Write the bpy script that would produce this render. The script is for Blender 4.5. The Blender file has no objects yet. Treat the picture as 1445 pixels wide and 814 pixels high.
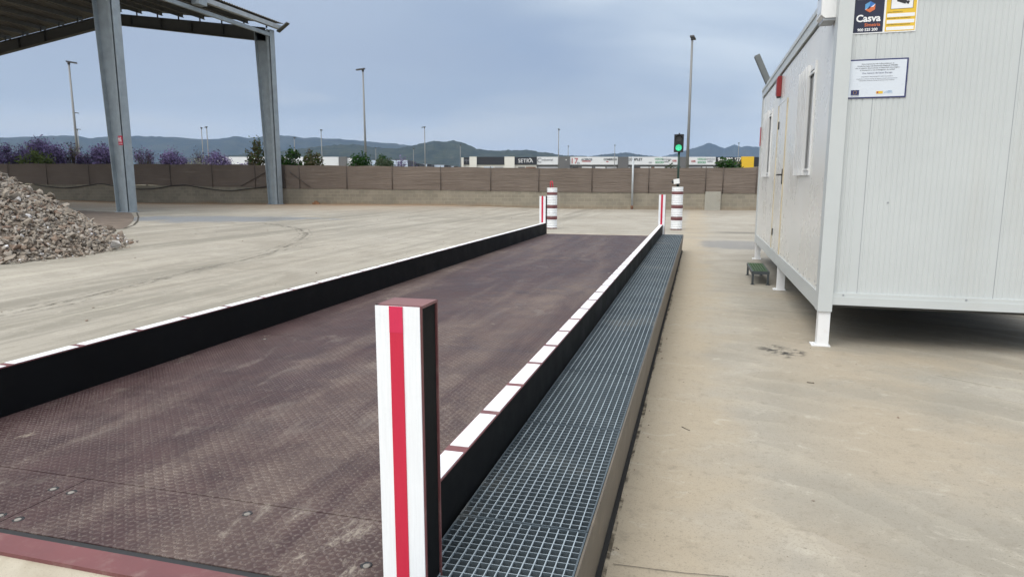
import bpy, bmesh, math, random
import numpy as np
from mathutils import Vector, Matrix, noise
R = math.radians
random.seed(7)
rng = np.random.default_rng(7)
scn = bpy.context.scene
col = scn.collection

# ------------------------------------------------------------------ objects
def tag(o, label=None, cat=None, group=None, kind=None):
    if label: o['label'] = label
    if cat: o['category'] = cat
    if group: o['group'] = group
    if kind: o['kind'] = kind
    return o

def empty(name, loc, label, cat, group=None):
    o = bpy.data.objects.new(name, None)
    o.empty_display_size = 0.2
    o.location = loc
    col.objects.link(o)
    return tag(o, label, cat, group)

def abs_loc(o):
    v = Vector((0, 0, 0))
    while o is not None:
        v += o.location
        o = o.parent
    return v

def copy_tree(o, parent=None):
    c = o.copy()
    col.objects.link(c)
    if parent is not None: c.parent = parent
    for ch in [x for x in bpy.data.objects if x.parent is o]:
        copy_tree(ch, c)
    return c

class MB:
    """collects shapes in world coordinates and links them as one mesh object"""
    def __init__(s):
        s.bm = bmesh.new()
    def poly(s, pts, m=0):
        f = s.bm.faces.new([s.bm.verts.new(p) for p in pts]); f.material_index = m
        return f
    def box(s, x0, x1, y0, y1, z0, z1, m=0, mtop=None):
        b = s.bm
        v = [b.verts.new((x, y, z)) for z in (z0, z1) for y in (y0, y1) for x in (x0, x1)]
        for k, ids in enumerate(((0, 2, 3, 1), (4, 5, 7, 6), (0, 1, 5, 4), (2, 6, 7, 3), (0, 4, 6, 2), (1, 3, 7, 5))):
            f = b.faces.new([v[i] for i in ids]); f.material_index = m
            if k == 1 and mtop is not None: f.material_index = mtop
        return v
    def obox(s, c, ax, ay, az, hx, hy, hz, m=0):
        """box with its own axes"""
        c = Vector(c); ax = Vector(ax).normalized() * hx; ay = Vector(ay).normalized() * hy; az = Vector(az).normalized() * hz
        b = s.bm
        v = [b.verts.new(c + ax * i + ay * j + az * k) for k in (-1, 1) for j in (-1, 1) for i in (-1, 1)]
        for ids in ((0, 2, 3, 1), (4, 5, 7, 6), (0, 1, 5, 4), (2, 6, 7, 3), (0, 4, 6, 2), (1, 3, 7, 5)):
            b.faces.new([v[i] for i in ids]).material_index = m
        return v
    def bar(s, p, q, w, h, m=0, up=(0, 0, 1)):
        p, q = Vector(p), Vector(q); d = q - p
        x = d.cross(Vector(up))
        if x.length < 1e-6: x = d.cross(Vector((1, 0, 0)))
        return s.obox((p + q) / 2, x, d, x.cross(d), w / 2, d.length / 2, h / 2, m)
    def tube(s, pts, rad, n=10, m=0, caps=True):
        pts = [Vector(p) for p in pts]
        if not hasattr(rad, '__len__'): rad = [rad] * len(pts)
        rings = []
        px = None
        for i, p in enumerate(pts):
            t = (pts[min(i + 1, len(pts) - 1)] - pts[max(i - 1, 0)]).normalized()
            if px is None:
                px = t.cross(Vector((0, 0, 1)))
                if px.length < 1e-4: px = Vector((1, 0, 0))
            px = (px - t * px.dot(t)).normalized()
            py = t.cross(px)
            rings.append([s.bm.verts.new(p + (px * math.cos(a) + py * math.sin(a)) * rad[i]) for a in [2 * math.pi * k / n for k in range(n)]])
        for a, b in zip(rings, rings[1:]):
            for k in range(n):
                f = s.bm.faces.new((a[k], a[(k + 1) % n], b[(k + 1) % n], b[k])); f.material_index = m; f.smooth = True
        if caps:
            s.bm.faces.new(rings[0][::-1]).material_index = m
            s.bm.faces.new(rings[-1]).material_index = m
    def lathe(s, cx, cy, prof, n=32, m=0, mats=None):
        rings = [[s.bm.verts.new((cx + r * math.cos(2 * math.pi * k / n), cy + r * math.sin(2 * math.pi * k / n), z)) for k in range(n)] for r, z in prof]
        for i, (a, b) in enumerate(zip(rings, rings[1:])):
            for k in range(n):
                f = s.bm.faces.new((a[k], a[(k + 1) % n], b[(k + 1) % n], b[k])); f.material_index = mats[i] if mats else m; f.smooth = True
        s.bm.faces.new(rings[0][::-1]).material_index = m
        s.bm.faces.new(rings[-1]).material_index = m
    def prism(s, prof, axis, a0, a1, m=0):
        """closed profile extruded along an axis: 'x' (profile = y,z), 'y' (x,z) or 'z' (x,y)"""
        mk = {'x': lambda t, p: (t, p[0], p[1]), 'y': lambda t, p: (p[0], t, p[1]), 'z': lambda t, p: (p[0], p[1], t)}[axis]
        A = [s.bm.verts.new(mk(a0, p)) for p in prof]; B = [s.bm.verts.new(mk(a1, p)) for p in prof]
        n = len(prof)
        for k in range(n): s.bm.faces.new((A[k], A[(k + 1) % n], B[(k + 1) % n], B[k])).material_index = m
        s.bm.faces.new(A[::-1]).material_index = m; s.bm.faces.new(B).material_index = m
    def strip(s, prof, axis, a0, a1, m=0):
        mk = {'x': lambda t, p: (t, p[0], p[1]), 'y': lambda t, p: (p[0], t, p[1])}[axis]
        A = [s.bm.verts.new(mk(a0, p)) for p in prof]; B = [s.bm.verts.new(mk(a1, p)) for p in prof]
        for k in range(len(prof) - 1): s.bm.faces.new((A[k], A[k + 1], B[k + 1], B[k])).material_index = m
    def build(s, name, mats, parent=None, bevel=0, recalc=True):
        if bevel:
            es = [e for e in s.bm.edges if e.is_manifold and e.calc_face_angle(0) > 0.6]
            bmesh.ops.bevel(s.bm, geom=es, offset=bevel, segments=2, affect='EDGES', profile=0.6)
        if recalc: bmesh.ops.recalc_face_normals(s.bm, faces=s.bm.faces)
        o = abs_loc(parent) if parent is not None else None
        if o is None:
            # origin at the base of the shape
            zs = [v.co.z for v in s.bm.verts]; xs = [v.co.x for v in s.bm.verts]; ys = [v.co.y for v in s.bm.verts]
            o = Vector(((min(xs) + max(xs)) / 2, (min(ys) + max(ys)) / 2, min(zs)))
        bmesh.ops.translate(s.bm, verts=s.bm.verts, vec=-o)
        me = bpy.data.meshes.new(name)
        s.bm.to_mesh(me); s.bm.free()
        for m in (mats if isinstance(mats, (list, tuple)) else [mats]): me.materials.append(m)
        ob = bpy.data.objects.new(name, me)
        col.objects.link(ob)
        if parent is not None: ob.parent = parent
        else: ob.location = o
        return ob

def mesh_np(name, V, F, mats, parent=None, midx=None, smooth=False, origin=(0, 0, 0), attr=None):
    """F: (n,k) index array, all faces of k corners"""
    me = bpy.data.meshes.new(name)
    V = np.asarray(V, np.float32) - np.asarray(origin, np.float32); F = np.asarray(F, np.int32)
    n, k = F.shape
    me.vertices.add(len(V)); me.vertices.foreach_set('co', V.ravel())
    me.loops.add(n * k); me.loops.foreach_set('vertex_index', F.ravel())
    me.polygons.add(n); me.polygons.foreach_set('loop_start', np.arange(0, n * k, k, dtype=np.int32))
    me.polygons.foreach_set('loop_total', np.full(n, k, np.int32))
    if midx is not None: me.polygons.foreach_set('material_index', np.asarray(midx, np.int32))
    me.polygons.foreach_set('use_smooth', np.full(n, bool(smooth)))
    if attr is not None:
        a = me.attributes.new('tone', 'FLOAT', 'POINT'); a.data.foreach_set('value', np.asarray(attr, np.float32))
    me.update(calc_edges=True)
    for m in (mats if isinstance(mats, (list, tuple)) else [mats]): me.materials.append(m)
    ob = bpy.data.objects.new(name, me); col.objects.link(ob)
    if parent is not None: ob.parent = parent
    else: ob.location = origin
    return ob

# ------------------------------------------------------------------ materials
class NT:
    def __init__(s, name):
        s.mat = bpy.data.materials.new(name); s.mat.use_nodes = True
        s.t = s.mat.node_tree; s.t.nodes.clear()
        s.out = s.n('ShaderNodeOutputMaterial')
        s.co = None
    def n(s, typ, **props):
        nd = s.t.nodes.new(typ)
        for k, v in props.items(): setattr(nd, k, v)
        return nd
    def set(s, sock, v):
        if isinstance(v, bpy.types.NodeSocket): s.t.links.new(v, sock)
        elif v is not None:
            if sock.type == 'RGBA' and len(v) == 3: v = (*v, 1)
            sock.default_value = v
    def obj(s):
        if s.co is None: s.co = s.n('ShaderNodeTexCoord').outputs['Object']
        return s.co
    def math(s, op, a, b=None, c=None, clamp=False):
        nd = s.n('ShaderNodeMath', operation=op, use_clamp=clamp)
        s.set(nd.inputs[0], a); s.set(nd.inputs[1], b)
        if c is not None: s.set(nd.inputs[2], c)
        return nd.outputs[0]
    def mapping(s, scale=(1, 1, 1), loc=(0, 0, 0), rot=(0, 0, 0), vec=None):
        nd = s.n('ShaderNodeMapping'); s.set(nd.inputs['Vector'], vec or s.obj())
        nd.inputs['Scale'].default_value = scale; nd.inputs['Location'].default_value = loc; nd.inputs['Rotation'].default_value = rot
        return nd.outputs[0]
    def noise(s, scale, detail=4, rough=0.55, vec=None, distort=0):
        nd = s.n('ShaderNodeTexNoise'); s.set(nd.inputs['Vector'], vec or s.obj())
        nd.inputs['Scale'].default_value = scale; nd.inputs['Detail'].default_value = detail
        nd.inputs['Roughness'].default_value = rough; nd.inputs['Distortion'].default_value = distort
        return nd.outputs['Fac']
    def ramp(s, v, lo, hi, a=0.0, b=1.0):
        nd = s.n('ShaderNodeMapRange', interpolation_type='SMOOTHSTEP')
        s.set(nd.inputs[0], v); nd.inputs[1].default_value = lo; nd.inputs[2].default_value = hi
        nd.inputs[3].default_value = a; nd.inputs[4].default_value = b
        return nd.outputs[0]
    def mix(s, f, a, b, blend='MIX'):
        nd = s.n('ShaderNodeMix', data_type='RGBA', blend_type=blend)
        s.set(nd.inputs['Factor'], f); s.set(nd.inputs['A'], a); s.set(nd.inputs['B'], b)
        return nd.outputs['Result']
    def sep(s, vec=None):
        nd = s.n('ShaderNodeSeparateXYZ'); s.set(nd.inputs[0], vec or s.obj()); return nd.outputs
    def comb(s, x, y, z):
        nd = s.n('ShaderNodeCombineXYZ')
        for i, v in enumerate((x, y, z)): s.set(nd.inputs[i], v)
        return nd.outputs[0]
    def bump(s, h, strength=0.3, dist=0.01, normal=None):
        nd = s.n('ShaderNodeBump'); nd.inputs['Strength'].default_value = strength; nd.inputs['Distance'].default_value = dist
        s.set(nd.inputs['Height'], h)
        if normal is not None: s.set(nd.inputs['Normal'], normal)
        return nd.outputs[0]
    def finish(s, color, rough=0.6, metal=0.0, normal=None, spec=0.5, emit=None, alpha=None, coat=None):
        p = s.n('ShaderNodeBsdfPrincipled')
        s.set(p.inputs['Base Color'], color); s.set(p.inputs['Roughness'], rough); s.set(p.inputs['Metallic'], metal)
        s.set(p.inputs['Specular IOR Level'], spec)
        if normal is not None: s.set(p.inputs['Normal'], normal)
        if emit: s.set(p.inputs['Emission Color'], emit[0]); s.set(p.inputs['Emission Strength'], emit[1])
        if alpha is not None: s.set(p.inputs['Alpha'], alpha)
        if coat: s.set(p.inputs['Coat Weight'], coat)
        s.t.links.new(p.outputs[0], s.out.inputs['Surface'])
        return s.mat

def grimy(name, c, rough=0.5, metal=0.0, var=0.12, scale=3.0, dirt=None, dirt_amt=0.3, dscale=1.5, bump=0.05, spec=0.5, streak=False):
    """painted or bare surface with slight tone variation, optional dirt with its own blotchy shape"""
    t = NT(name)
    v = t.noise(scale, 6, 0.6)
    a = tuple(x * (1 - var) for x in c); b = tuple(min(1, x * (1 + var)) for x in c)
    colr = t.mix(t.ramp(v, 0.3, 0.7), a, b)
    if dirt:
        vec = t.mapping(scale=(dscale, dscale, dscale * (0.12 if streak else 1)), loc=(3.1, 1.7, 0.4))
        d = t.ramp(t.noise(2.0, 7, 0.68, vec), 0.5, 0.78, 0, dirt_amt)
        colr = t.mix(d, colr, dirt)
    fine = t.noise(120, 3, 0.6)
    r = t.ramp(v, 0.25, 0.75, rough - 0.07, rough + 0.09)
    return t.finish(colr, r, metal, t.bump(fine, bump, 0.004), spec)

M = {}
M['white_paint'] = grimy('white_paint', (0.82, 0.84, 0.86), 0.45, dirt=(0.5, 0.48, 0.44), dirt_amt=0.3, dscale=6, var=0.05, bump=0.15)
M['red_paint'] = grimy('red_paint', (0.52, 0.018, 0.055), 0.5, var=0.12, scale=8, bump=0.15)
M['maroon_paint'] = grimy('maroon_paint', (0.15, 0.052, 0.055), 0.5, dirt=(0.30, 0.22, 0.19), dirt_amt=0.5, dscale=5)
M['dusty_maroon'] = grimy('dusty_maroon', (0.20, 0.095, 0.095), 0.65, dirt=(0.36, 0.26, 0.24), dirt_amt=0.6, dscale=7)
M['black_paint'] = grimy('black_paint', (0.0045, 0.005, 0.006), 0.6, spec=0.12, dirt=(0.02, 0.018, 0.016), dirt_amt=0.25, dscale=4, bump=0.08)
def brushed(name, c, under, chip=0.5):
    t = NT(name)
    v = t.noise(1.0, 5, 0.65, t.mapping(scale=(160, 160, 7)))
    c1 = t.mix(t.ramp(v, 0.3, 0.7), tuple(x * 0.94 for x in c), c)
    c1 = t.mix(t.ramp(t.noise(7, 6, 0.7), 0.52, 0.74, 0, 0.30), c1, tuple(x * 0.75 for x in c))
    ch = t.ramp(t.noise(55, 5, 0.7), 0.70, 0.73, 0, chip)
    c1 = t.mix(ch, c1, under)
    return t.finish(c1, t.ramp(v, 0.3, 0.7, 0.42, 0.6), 0, t.bump(v, 0.25, 0.002), 0.4)
M['post_white'] = brushed('brushed_white_paint', (0.82, 0.85, 0.88), (0.30, 0.24, 0.22))
M['post_red'] = brushed('brushed_red_paint', (0.55, 0.018, 0.055), (0.35, 0.03, 0.05))
M['post_red_fresh'] = brushed('brushed_red_paint_new', (0.60, 0.025, 0.085), (0.35, 0.03, 0.05))
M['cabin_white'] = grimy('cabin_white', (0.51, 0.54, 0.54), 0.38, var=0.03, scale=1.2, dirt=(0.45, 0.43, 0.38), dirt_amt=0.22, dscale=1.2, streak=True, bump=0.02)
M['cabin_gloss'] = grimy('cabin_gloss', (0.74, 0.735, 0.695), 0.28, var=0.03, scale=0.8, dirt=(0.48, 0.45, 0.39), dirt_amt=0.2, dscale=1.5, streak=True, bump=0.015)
M['cream'] = grimy('cream_trim', (0.62, 0.54, 0.38), 0.5)
M['leg_white'] = grimy('leg_white', (0.78, 0.79, 0.80), 0.4, var=0.03, dirt=(0.4, 0.3, 0.2), dirt_amt=0.35, dscale=8)
M['galv'] = grimy('galvanised_steel', (0.30, 0.345, 0.375), 0.5, 0.2, var=0.12, scale=2.5, dirt=(0.33, 0.31, 0.27), dirt_amt=0.4, streak=True)
M['galv_light'] = grimy('galvanised_sheet', (0.40, 0.43, 0.45), 0.45, 0.3, var=0.1, scale=3)
M['dark_steel'] = grimy('dark_painted_steel', (0.055, 0.055, 0.05), 0.6, var=0.15)
M['roof_sheet'] = grimy('roof_sheet', (0.12, 0.112, 0.10), 0.55, 0.1, var=0.18, scale=1.5, dirt=(0.10, 0.085, 0.07), dirt_amt=0.5)
M['purlin'] = grimy('purlin_steel', (0.13, 0.135, 0.135), 0.55, 0.2, var=0.1)
M['plastic_black'] = grimy('black_plastic', (0.012, 0.012, 0.013), 0.4)
M['lamp_pole'] = grimy('lamp_pole', (0.20, 0.205, 0.205), 0.5, 0.2, var=0.06, scale=0.6)
M['lamp_head'] = grimy('lamp_head', (0.07, 0.07, 0.075), 0.5)
M['green_pole'] = grimy('green_pole', (0.012, 0.04, 0.03), 0.45)
M['green_grp'] = grimy('green_tread', (0.035, 0.075, 0.028), 0.7, dirt=(0.3, 0.27, 0.2), dirt_amt=0.4, dscale=14)
M['stool_frame'] = grimy('stool_frame', (0.05, 0.06, 0.065), 0.5)
M['red_plastic'] = grimy('red_plastic', (0.25, 0.018, 0.02), 0.35)
M['grey_plastic'] = grimy('grey_plastic', (0.30, 0.32, 0.34), 0.4)
M['bracket'] = grimy('bracket_steel', (0.13, 0.14, 0.14), 0.5, 0.2, var=0.15)
M['rust_grey'] = grimy('worn_plug', (0.22, 0.205, 0.185), 0.7)
M['white_plastic'] = grimy('white_plastic', (0.74, 0.75, 0.75), 0.35, var=0.03, dirt=(0.5, 0.48, 0.42), dirt_amt=0.3)
M['glass_dark'] = grimy('window_glass', (0.03, 0.035, 0.04), 0.08, var=0.1, bump=0)
M['skirt'] = grimy('side_skirt_steel', (0.105, 0.088, 0.068), 0.55, var=0.12, scale=2, dirt=(0.22, 0.18, 0.13), dirt_amt=0.5, dscale=3)
M['tray'] = grimy('drain_pit_floor', (0.03, 0.03, 0.03), 0.9, spec=0.1)
M['wh_white'] = grimy('warehouse_white', (0.68, 0.70, 0.72), 0.5, var=0.05, scale=0.1)
M['wh_cream'] = grimy('warehouse_cream', (0.66, 0.65, 0.60), 0.6, var=0.06, scale=0.15)
M['wh_black'] = grimy('warehouse_black', (0.018, 0.020, 0.026), 0.5, var=0.1, scale=0.1)
M['wh_grey'] = grimy('warehouse_grey', (0.12, 0.12, 0.122), 0.6, var=0.1, scale=0.2)
M['wh_blue'] = grimy('warehouse_pale_blue', (0.46, 0.54, 0.64), 0.5, var=0.05, scale=0.1)
M['wh_door'] = grimy('warehouse_shutter', (0.36, 0.37, 0.39), 0.5, var=0.1, scale=0.2)
M['wh_brown'] = grimy('warehouse_brick', (0.20, 0.11, 0.07), 0.8, var=0.3, scale=0.6)
M['wh_yellow'] = grimy('warehouse_yellow', (0.72, 0.46, 0.02), 0.5, var=0.05, scale=0.1)
M['ink_black'] = grimy('ink_black', (0.02, 0.02, 0.025), 0.5)
M['ink_grey'] = grimy('ink_grey', (0.16, 0.17, 0.20), 0.5)
M['ink_red'] = grimy('ink_red', (0.42, 0.07, 0.07), 0.5)
M['ink_green'] = grimy('ink_green', (0.05, 0.30, 0.14), 0.5)
M['ink_white'] = grimy('ink_white', (0.78, 0.79, 0.80), 0.4, var=0.02)
M['ink_orange'] = grimy('ink_orange', (0.62, 0.15, 0.05), 0.4)
M['ink_blue'] = grimy('ink_blue', (0.03, 0.16, 0.50), 0.4)
M['sky_blue'] = grimy('ink_sky_blue', (0.10, 0.30, 0.55), 0.4)
M['navy'] = grimy('ink_navy', (0.012, 0.016, 0.045), 0.4)
M['navy_frame'] = grimy('plaque_frame_navy', (0.016, 0.020, 0.11), 0.4)
M['plaque'] = grimy('plaque_white', (0.62, 0.67, 0.73), 0.3, var=0.02)
M['sign_yellow'] = grimy('sign_yellow', (0.72, 0.47, 0.035), 0.4, var=0.03)
M['gold'] = grimy('ink_gold', (0.42, 0.28, 0.05), 0.4)
M['rust'] = grimy('rusty_steel', (0.20, 0.09, 0.05), 0.8, var=0.3, scale=12)
M['terracotta'] = grimy('broken_terracotta', (0.27, 0.14, 0.07), 0.8, var=0.3, scale=8)
M['hose'] = grimy('black_hose', (0.025, 0.025, 0.025), 0.6)

def mat_ground():
    t = NT('concrete_yard')
    x, y, z = t.sep()
    big = t.noise(0.16, 6, 0.6, distort=0.6)
    mid = t.noise(0.9, 7, 0.62, distort=0.9)
    fine = t.noise(9, 8, 0.7)
    speck = t.noise(150, 3, 0.7)
    grit = t.noise(420, 2, 0.6)
    c = t.mix(t.ramp(mid, 0.3, 0.72), (0.252, 0.228, 0.187), (0.358, 0.331, 0.281))
    c = t.mix(t.ramp(big, 0.35, 0.68, 0, 0.6), c, (0.392, 0.370, 0.322))
    # sweeping trowel arcs
    def arcs(cx, cy, sc, dist):
        w = t.n('ShaderNodeTexWave', wave_type='RINGS', rings_direction='Z', wave_profile='SAW')
        t.set(w.inputs['Vector'], t.mapping(loc=(-cx, -cy, 0)))
        w.inputs['Scale'].default_value = sc; w.inputs['Distortion'].default_value = dist; w.inputs['Detail'].default_value = 6; w.inputs['Detail Scale'].default_value = 1.2; w.inputs['Detail Roughness'].default_value = 0.6
        return w.outputs['Fac']
    near = t.math('MULTIPLY', t.ramp(x, -0.1, 0.7), t.ramp(y, 14, 7))
    c = t.mix(t.math('MULTIPLY', t.math('MULTIPLY', t.ramp(arcs(1.1, 4.1, 0.22, 3.2), 0.2, 0.95), 0.50), near), c, (0.235, 0.210, 0.165))
    c = t.mix(t.math('MULTIPLY', t.math('MULTIPLY', t.ramp(arcs(-1.5, 1.0, 0.9, 6.0), 0.5, 0.95), 0.40), near), c, (0.45, 0.415, 0.34))
    # grey worn patch to the right of the sandy strip beside the walkway
    e = t.math('ADD', x, t.math('MULTIPLY', t.math('SUBTRACT', t.noise(1.3, 4, 0.6), 0.5), 1.4))
    grey = t.math('MULTIPLY', t.ramp(e, 0.25, 0.75), t.ramp(t.math('ADD', e, t.math('MULTIPLY', y, -0.12)), 1.75, 1.3))
    c = t.mix(t.math('MULTIPLY', t.math('MULTIPLY', grey, near), 0.60), c, (0.265, 0.246, 0.205))
    # sandy dust by the walkway
    sand = t.math('MULTIPLY', t.ramp(e, 0.55, -0.1), t.ramp(x, -0.6, -0.3))
    c = t.mix(t.math('MULTIPLY', sand, 0.8), c, (0.37, 0.312, 0.228))
    tan2 = t.math('MULTIPLY', t.ramp(t.noise(0.45, 5, 0.6, t.mapping(loc=(7, 3, 0))), 0.44, 0.62), t.ramp(x, 0.2, 1.2))
    c = t.mix(t.math('MULTIPLY', t.math('MULTIPLY', tan2, near), 0.55), c, (0.385, 0.315, 0.225))
    # long tyre streaks in the yard
    st = t.noise(1.0, 6, 0.62, t.mapping(scale=(0.9, 0.07, 1), rot=(0, 0, R(38))), 0.8)
    yard = t.ramp(x, -3.6, -5.5)
    c = t.mix(t.math('MULTIPLY', t.ramp(st, 0.48, 0.66, 0, 0.9), yard), c, (0.225, 0.21, 0.175))
    st3 = t.noise(1.0, 7, 0.66, t.mapping(scale=(2.6, 0.16, 1), loc=(9, 1, 0), rot=(0, 0, R(48))), 0.7)
    c = t.mix(t.math('MULTIPLY', t.ramp(st3, 0.50, 0.64, 0, 0.55), yard), c, (0.20, 0.185, 0.155))
    c = t.mix(t.math('MULTIPLY', t.ramp(st3, 0.46, 0.34, 0, 0.5), yard), c, (0.46, 0.43, 0.36))
    st2 = t.noise(1.0, 6, 0.62, t.mapping(scale=(0.07, 0.8, 1), loc=(3, 7, 0), rot=(0, 0, R(-6))), 0.6)
    c = t.mix(t.math('MULTIPLY', t.ramp(st2, 0.5, 0.72, 0, 0.7), t.ramp(y, 14, 22)), c, (0.24, 0.225, 0.19))
    # damp grey patch in the yard
    def ell(cx, cy, rot, a, b, wob, lo=1.1, hi=0.8):
        v = t.mapping(loc=(-cx, -cy, 0))
        v2 = t.n('ShaderNodeVectorRotate', rotation_type='Z_AXIS'); t.set(v2.inputs['Vector'], v); v2.inputs['Angle'].default_value = rot
        q = t.sep(v2.outputs[0])
        d = t.math('SQRT', t.math('ADD', t.math('POWER', t.math('DIVIDE', q[0], a), 2), t.math('POWER', t.math('DIVIDE', q[1], b), 2)))
        d = t.math('ADD', d, t.math('MULTIPLY', t.math('SUBTRACT', t.noise(0.45, 7, 0.72), 0.5), wob))
        return t.ramp(d, lo, hi)
    wet = ell(-17.4, 21.2, R(-10), 4.2, 2.3, 2.6, 1.15, 0.65)
    c = t.mix(t.math('MULTIPLY', wet, 0.75), c, (0.175, 0.18, 0.185))
    wet2 = ell(0.95, 17.2, R(0), 1.0, 1.3, 1.4)
    c = t.mix(t.math('MULTIPLY', wet2, 0.65), c, (0.17, 0.175, 0.185))
    dk = ell(1.5, 21.3, 0, 1.0, 0.35, 0.4)
    c = t.mix(t.math('MULTIPLY', dk, 0.7), c, (0.12, 0.115, 0.10))
    # soil washed up against the wall, field beyond it
    d = t.math('SUBTRACT', t.math('ADD', t.math('MULTIPLY', x, 0.06), 38.24), y)
    dn = t.math('ADD', d, t.math('MULTIPLY', t.math('SUBTRACT', t.noise(0.9, 4), 0.5), 2.2))
    soil = t.math('MULTIPLY', t.ramp(dn, 3.2, 1.0), t.ramp(x, -9, -19))
    c = t.mix(t.math('MULTIPLY', soil, 0.9), c, (0.31, 0.18, 0.095))
    tan = t.math('MULTIPLY', t.ramp(dn, 12, 4), t.ramp(x, -10, -19))
    c = t.mix(t.math('MULTIPLY', tan, 0.55), c, (0.33, 0.24, 0.16))
    dark = t.math('MULTIPLY', t.ramp(dn, 6.0, 2.2), t.ramp(x, -24, -12))
    c = t.mix(t.math('MULTIPLY', t.math('MULTIPLY', dark, t.ramp(d, 0.2, 1.2)), t.ramp(st2, 0.40, 0.62, 0, 0.6)), c, (0.20, 0.175, 0.15))
    c = t.mix(t.ramp(d, 0.1, -1), c, t.mix(t.noise(0.02, 4), (0.10, 0.10, 0.045), (0.2, 0.16, 0.09)))
    # grain
    c = t.mix(t.ramp(fine, 0.52, 0.72, 0, 0.5), c, (0.205, 0.18, 0.14))
    c = t.mix(t.ramp(t.noise(4.5, 8, 0.72, t.mapping(scale=(1, 1.6, 1), loc=(5, 2, 0), rot=(0, 0, 0.4)), 0.8), 0.55, 0.70, 0, 0.45), c, (0.47, 0.44, 0.37))
    c = t.mix(t.ramp(t.noise(28, 5, 0.75), 0.54, 0.68, 0, 0.42), c, (0.19, 0.165, 0.125))
    c = t.mix(t.ramp(speck, 0.55, 0.72, 0, 0.6), c, (0.15, 0.135, 0.11))
    c = t.mix(t.ramp(t.noise(75, 4, 0.75), 0.54, 0.66, 0, 0.55), c, (0.19, 0.17, 0.135))
    c = t.mix(t.ramp(grit, 0.6, 0.75, 0, 0.4), c, (0.55, 0.50, 0.40))
    pits = t.noise(38, 2, 0.5)
    c = t.mix(t.ramp(pits, 0.70, 0.76, 0, 0.6), c, (0.12, 0.10, 0.075))
    h = t.math('ADD', t.math('MULTIPLY', speck, 0.5), t.math('MULTIPLY', fine, 0.8))
    rg = t.math('SUBTRACT', 0.82, t.math('MULTIPLY', wet, 0.5))
    return t.finish(c, rg, 0, t.bump(h, 0.28, 0.006), 0.3)
M['ground'] = mat_ground()

def mat_concrete(name, a, b, scale=2.0, dirt=None):
    t = NT(name)
    c = t.mix(t.ramp(t.noise(scale, 7, 0.65, distort=0.5), 0.3, 0.7), a, b)
    c = t.mix(t.ramp(t.noise(130, 3, 0.7), 0.56, 0.74, 0, 0.5), c, tuple(x * 0.45 for x in a))
    if dirt: c = t.mix(t.ramp(t.noise(1.1, 6, 0.7), 0.5, 0.7, 0, 0.7), c, dirt)
    return t.finish(c, 0.85, 0, t.bump(t.noise(90, 4, 0.7), 0.35, 0.006), 0.3)
M['ramp'] = mat_concrete('ramp_concrete', (0.33, 0.29, 0.22), (0.46, 0.42, 0.34), 2.5)
M['pillar'] = mat_concrete('pillar_concrete', (0.30, 0.29, 0.25), (0.36, 0.345, 0.30), 1.2, (0.25, 0.22, 0.17))
M['gravel_bed'] = mat_concrete('brown_gravel', (0.12, 0.095, 0.075), (0.19, 0.15, 0.12), 1.6)

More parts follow.
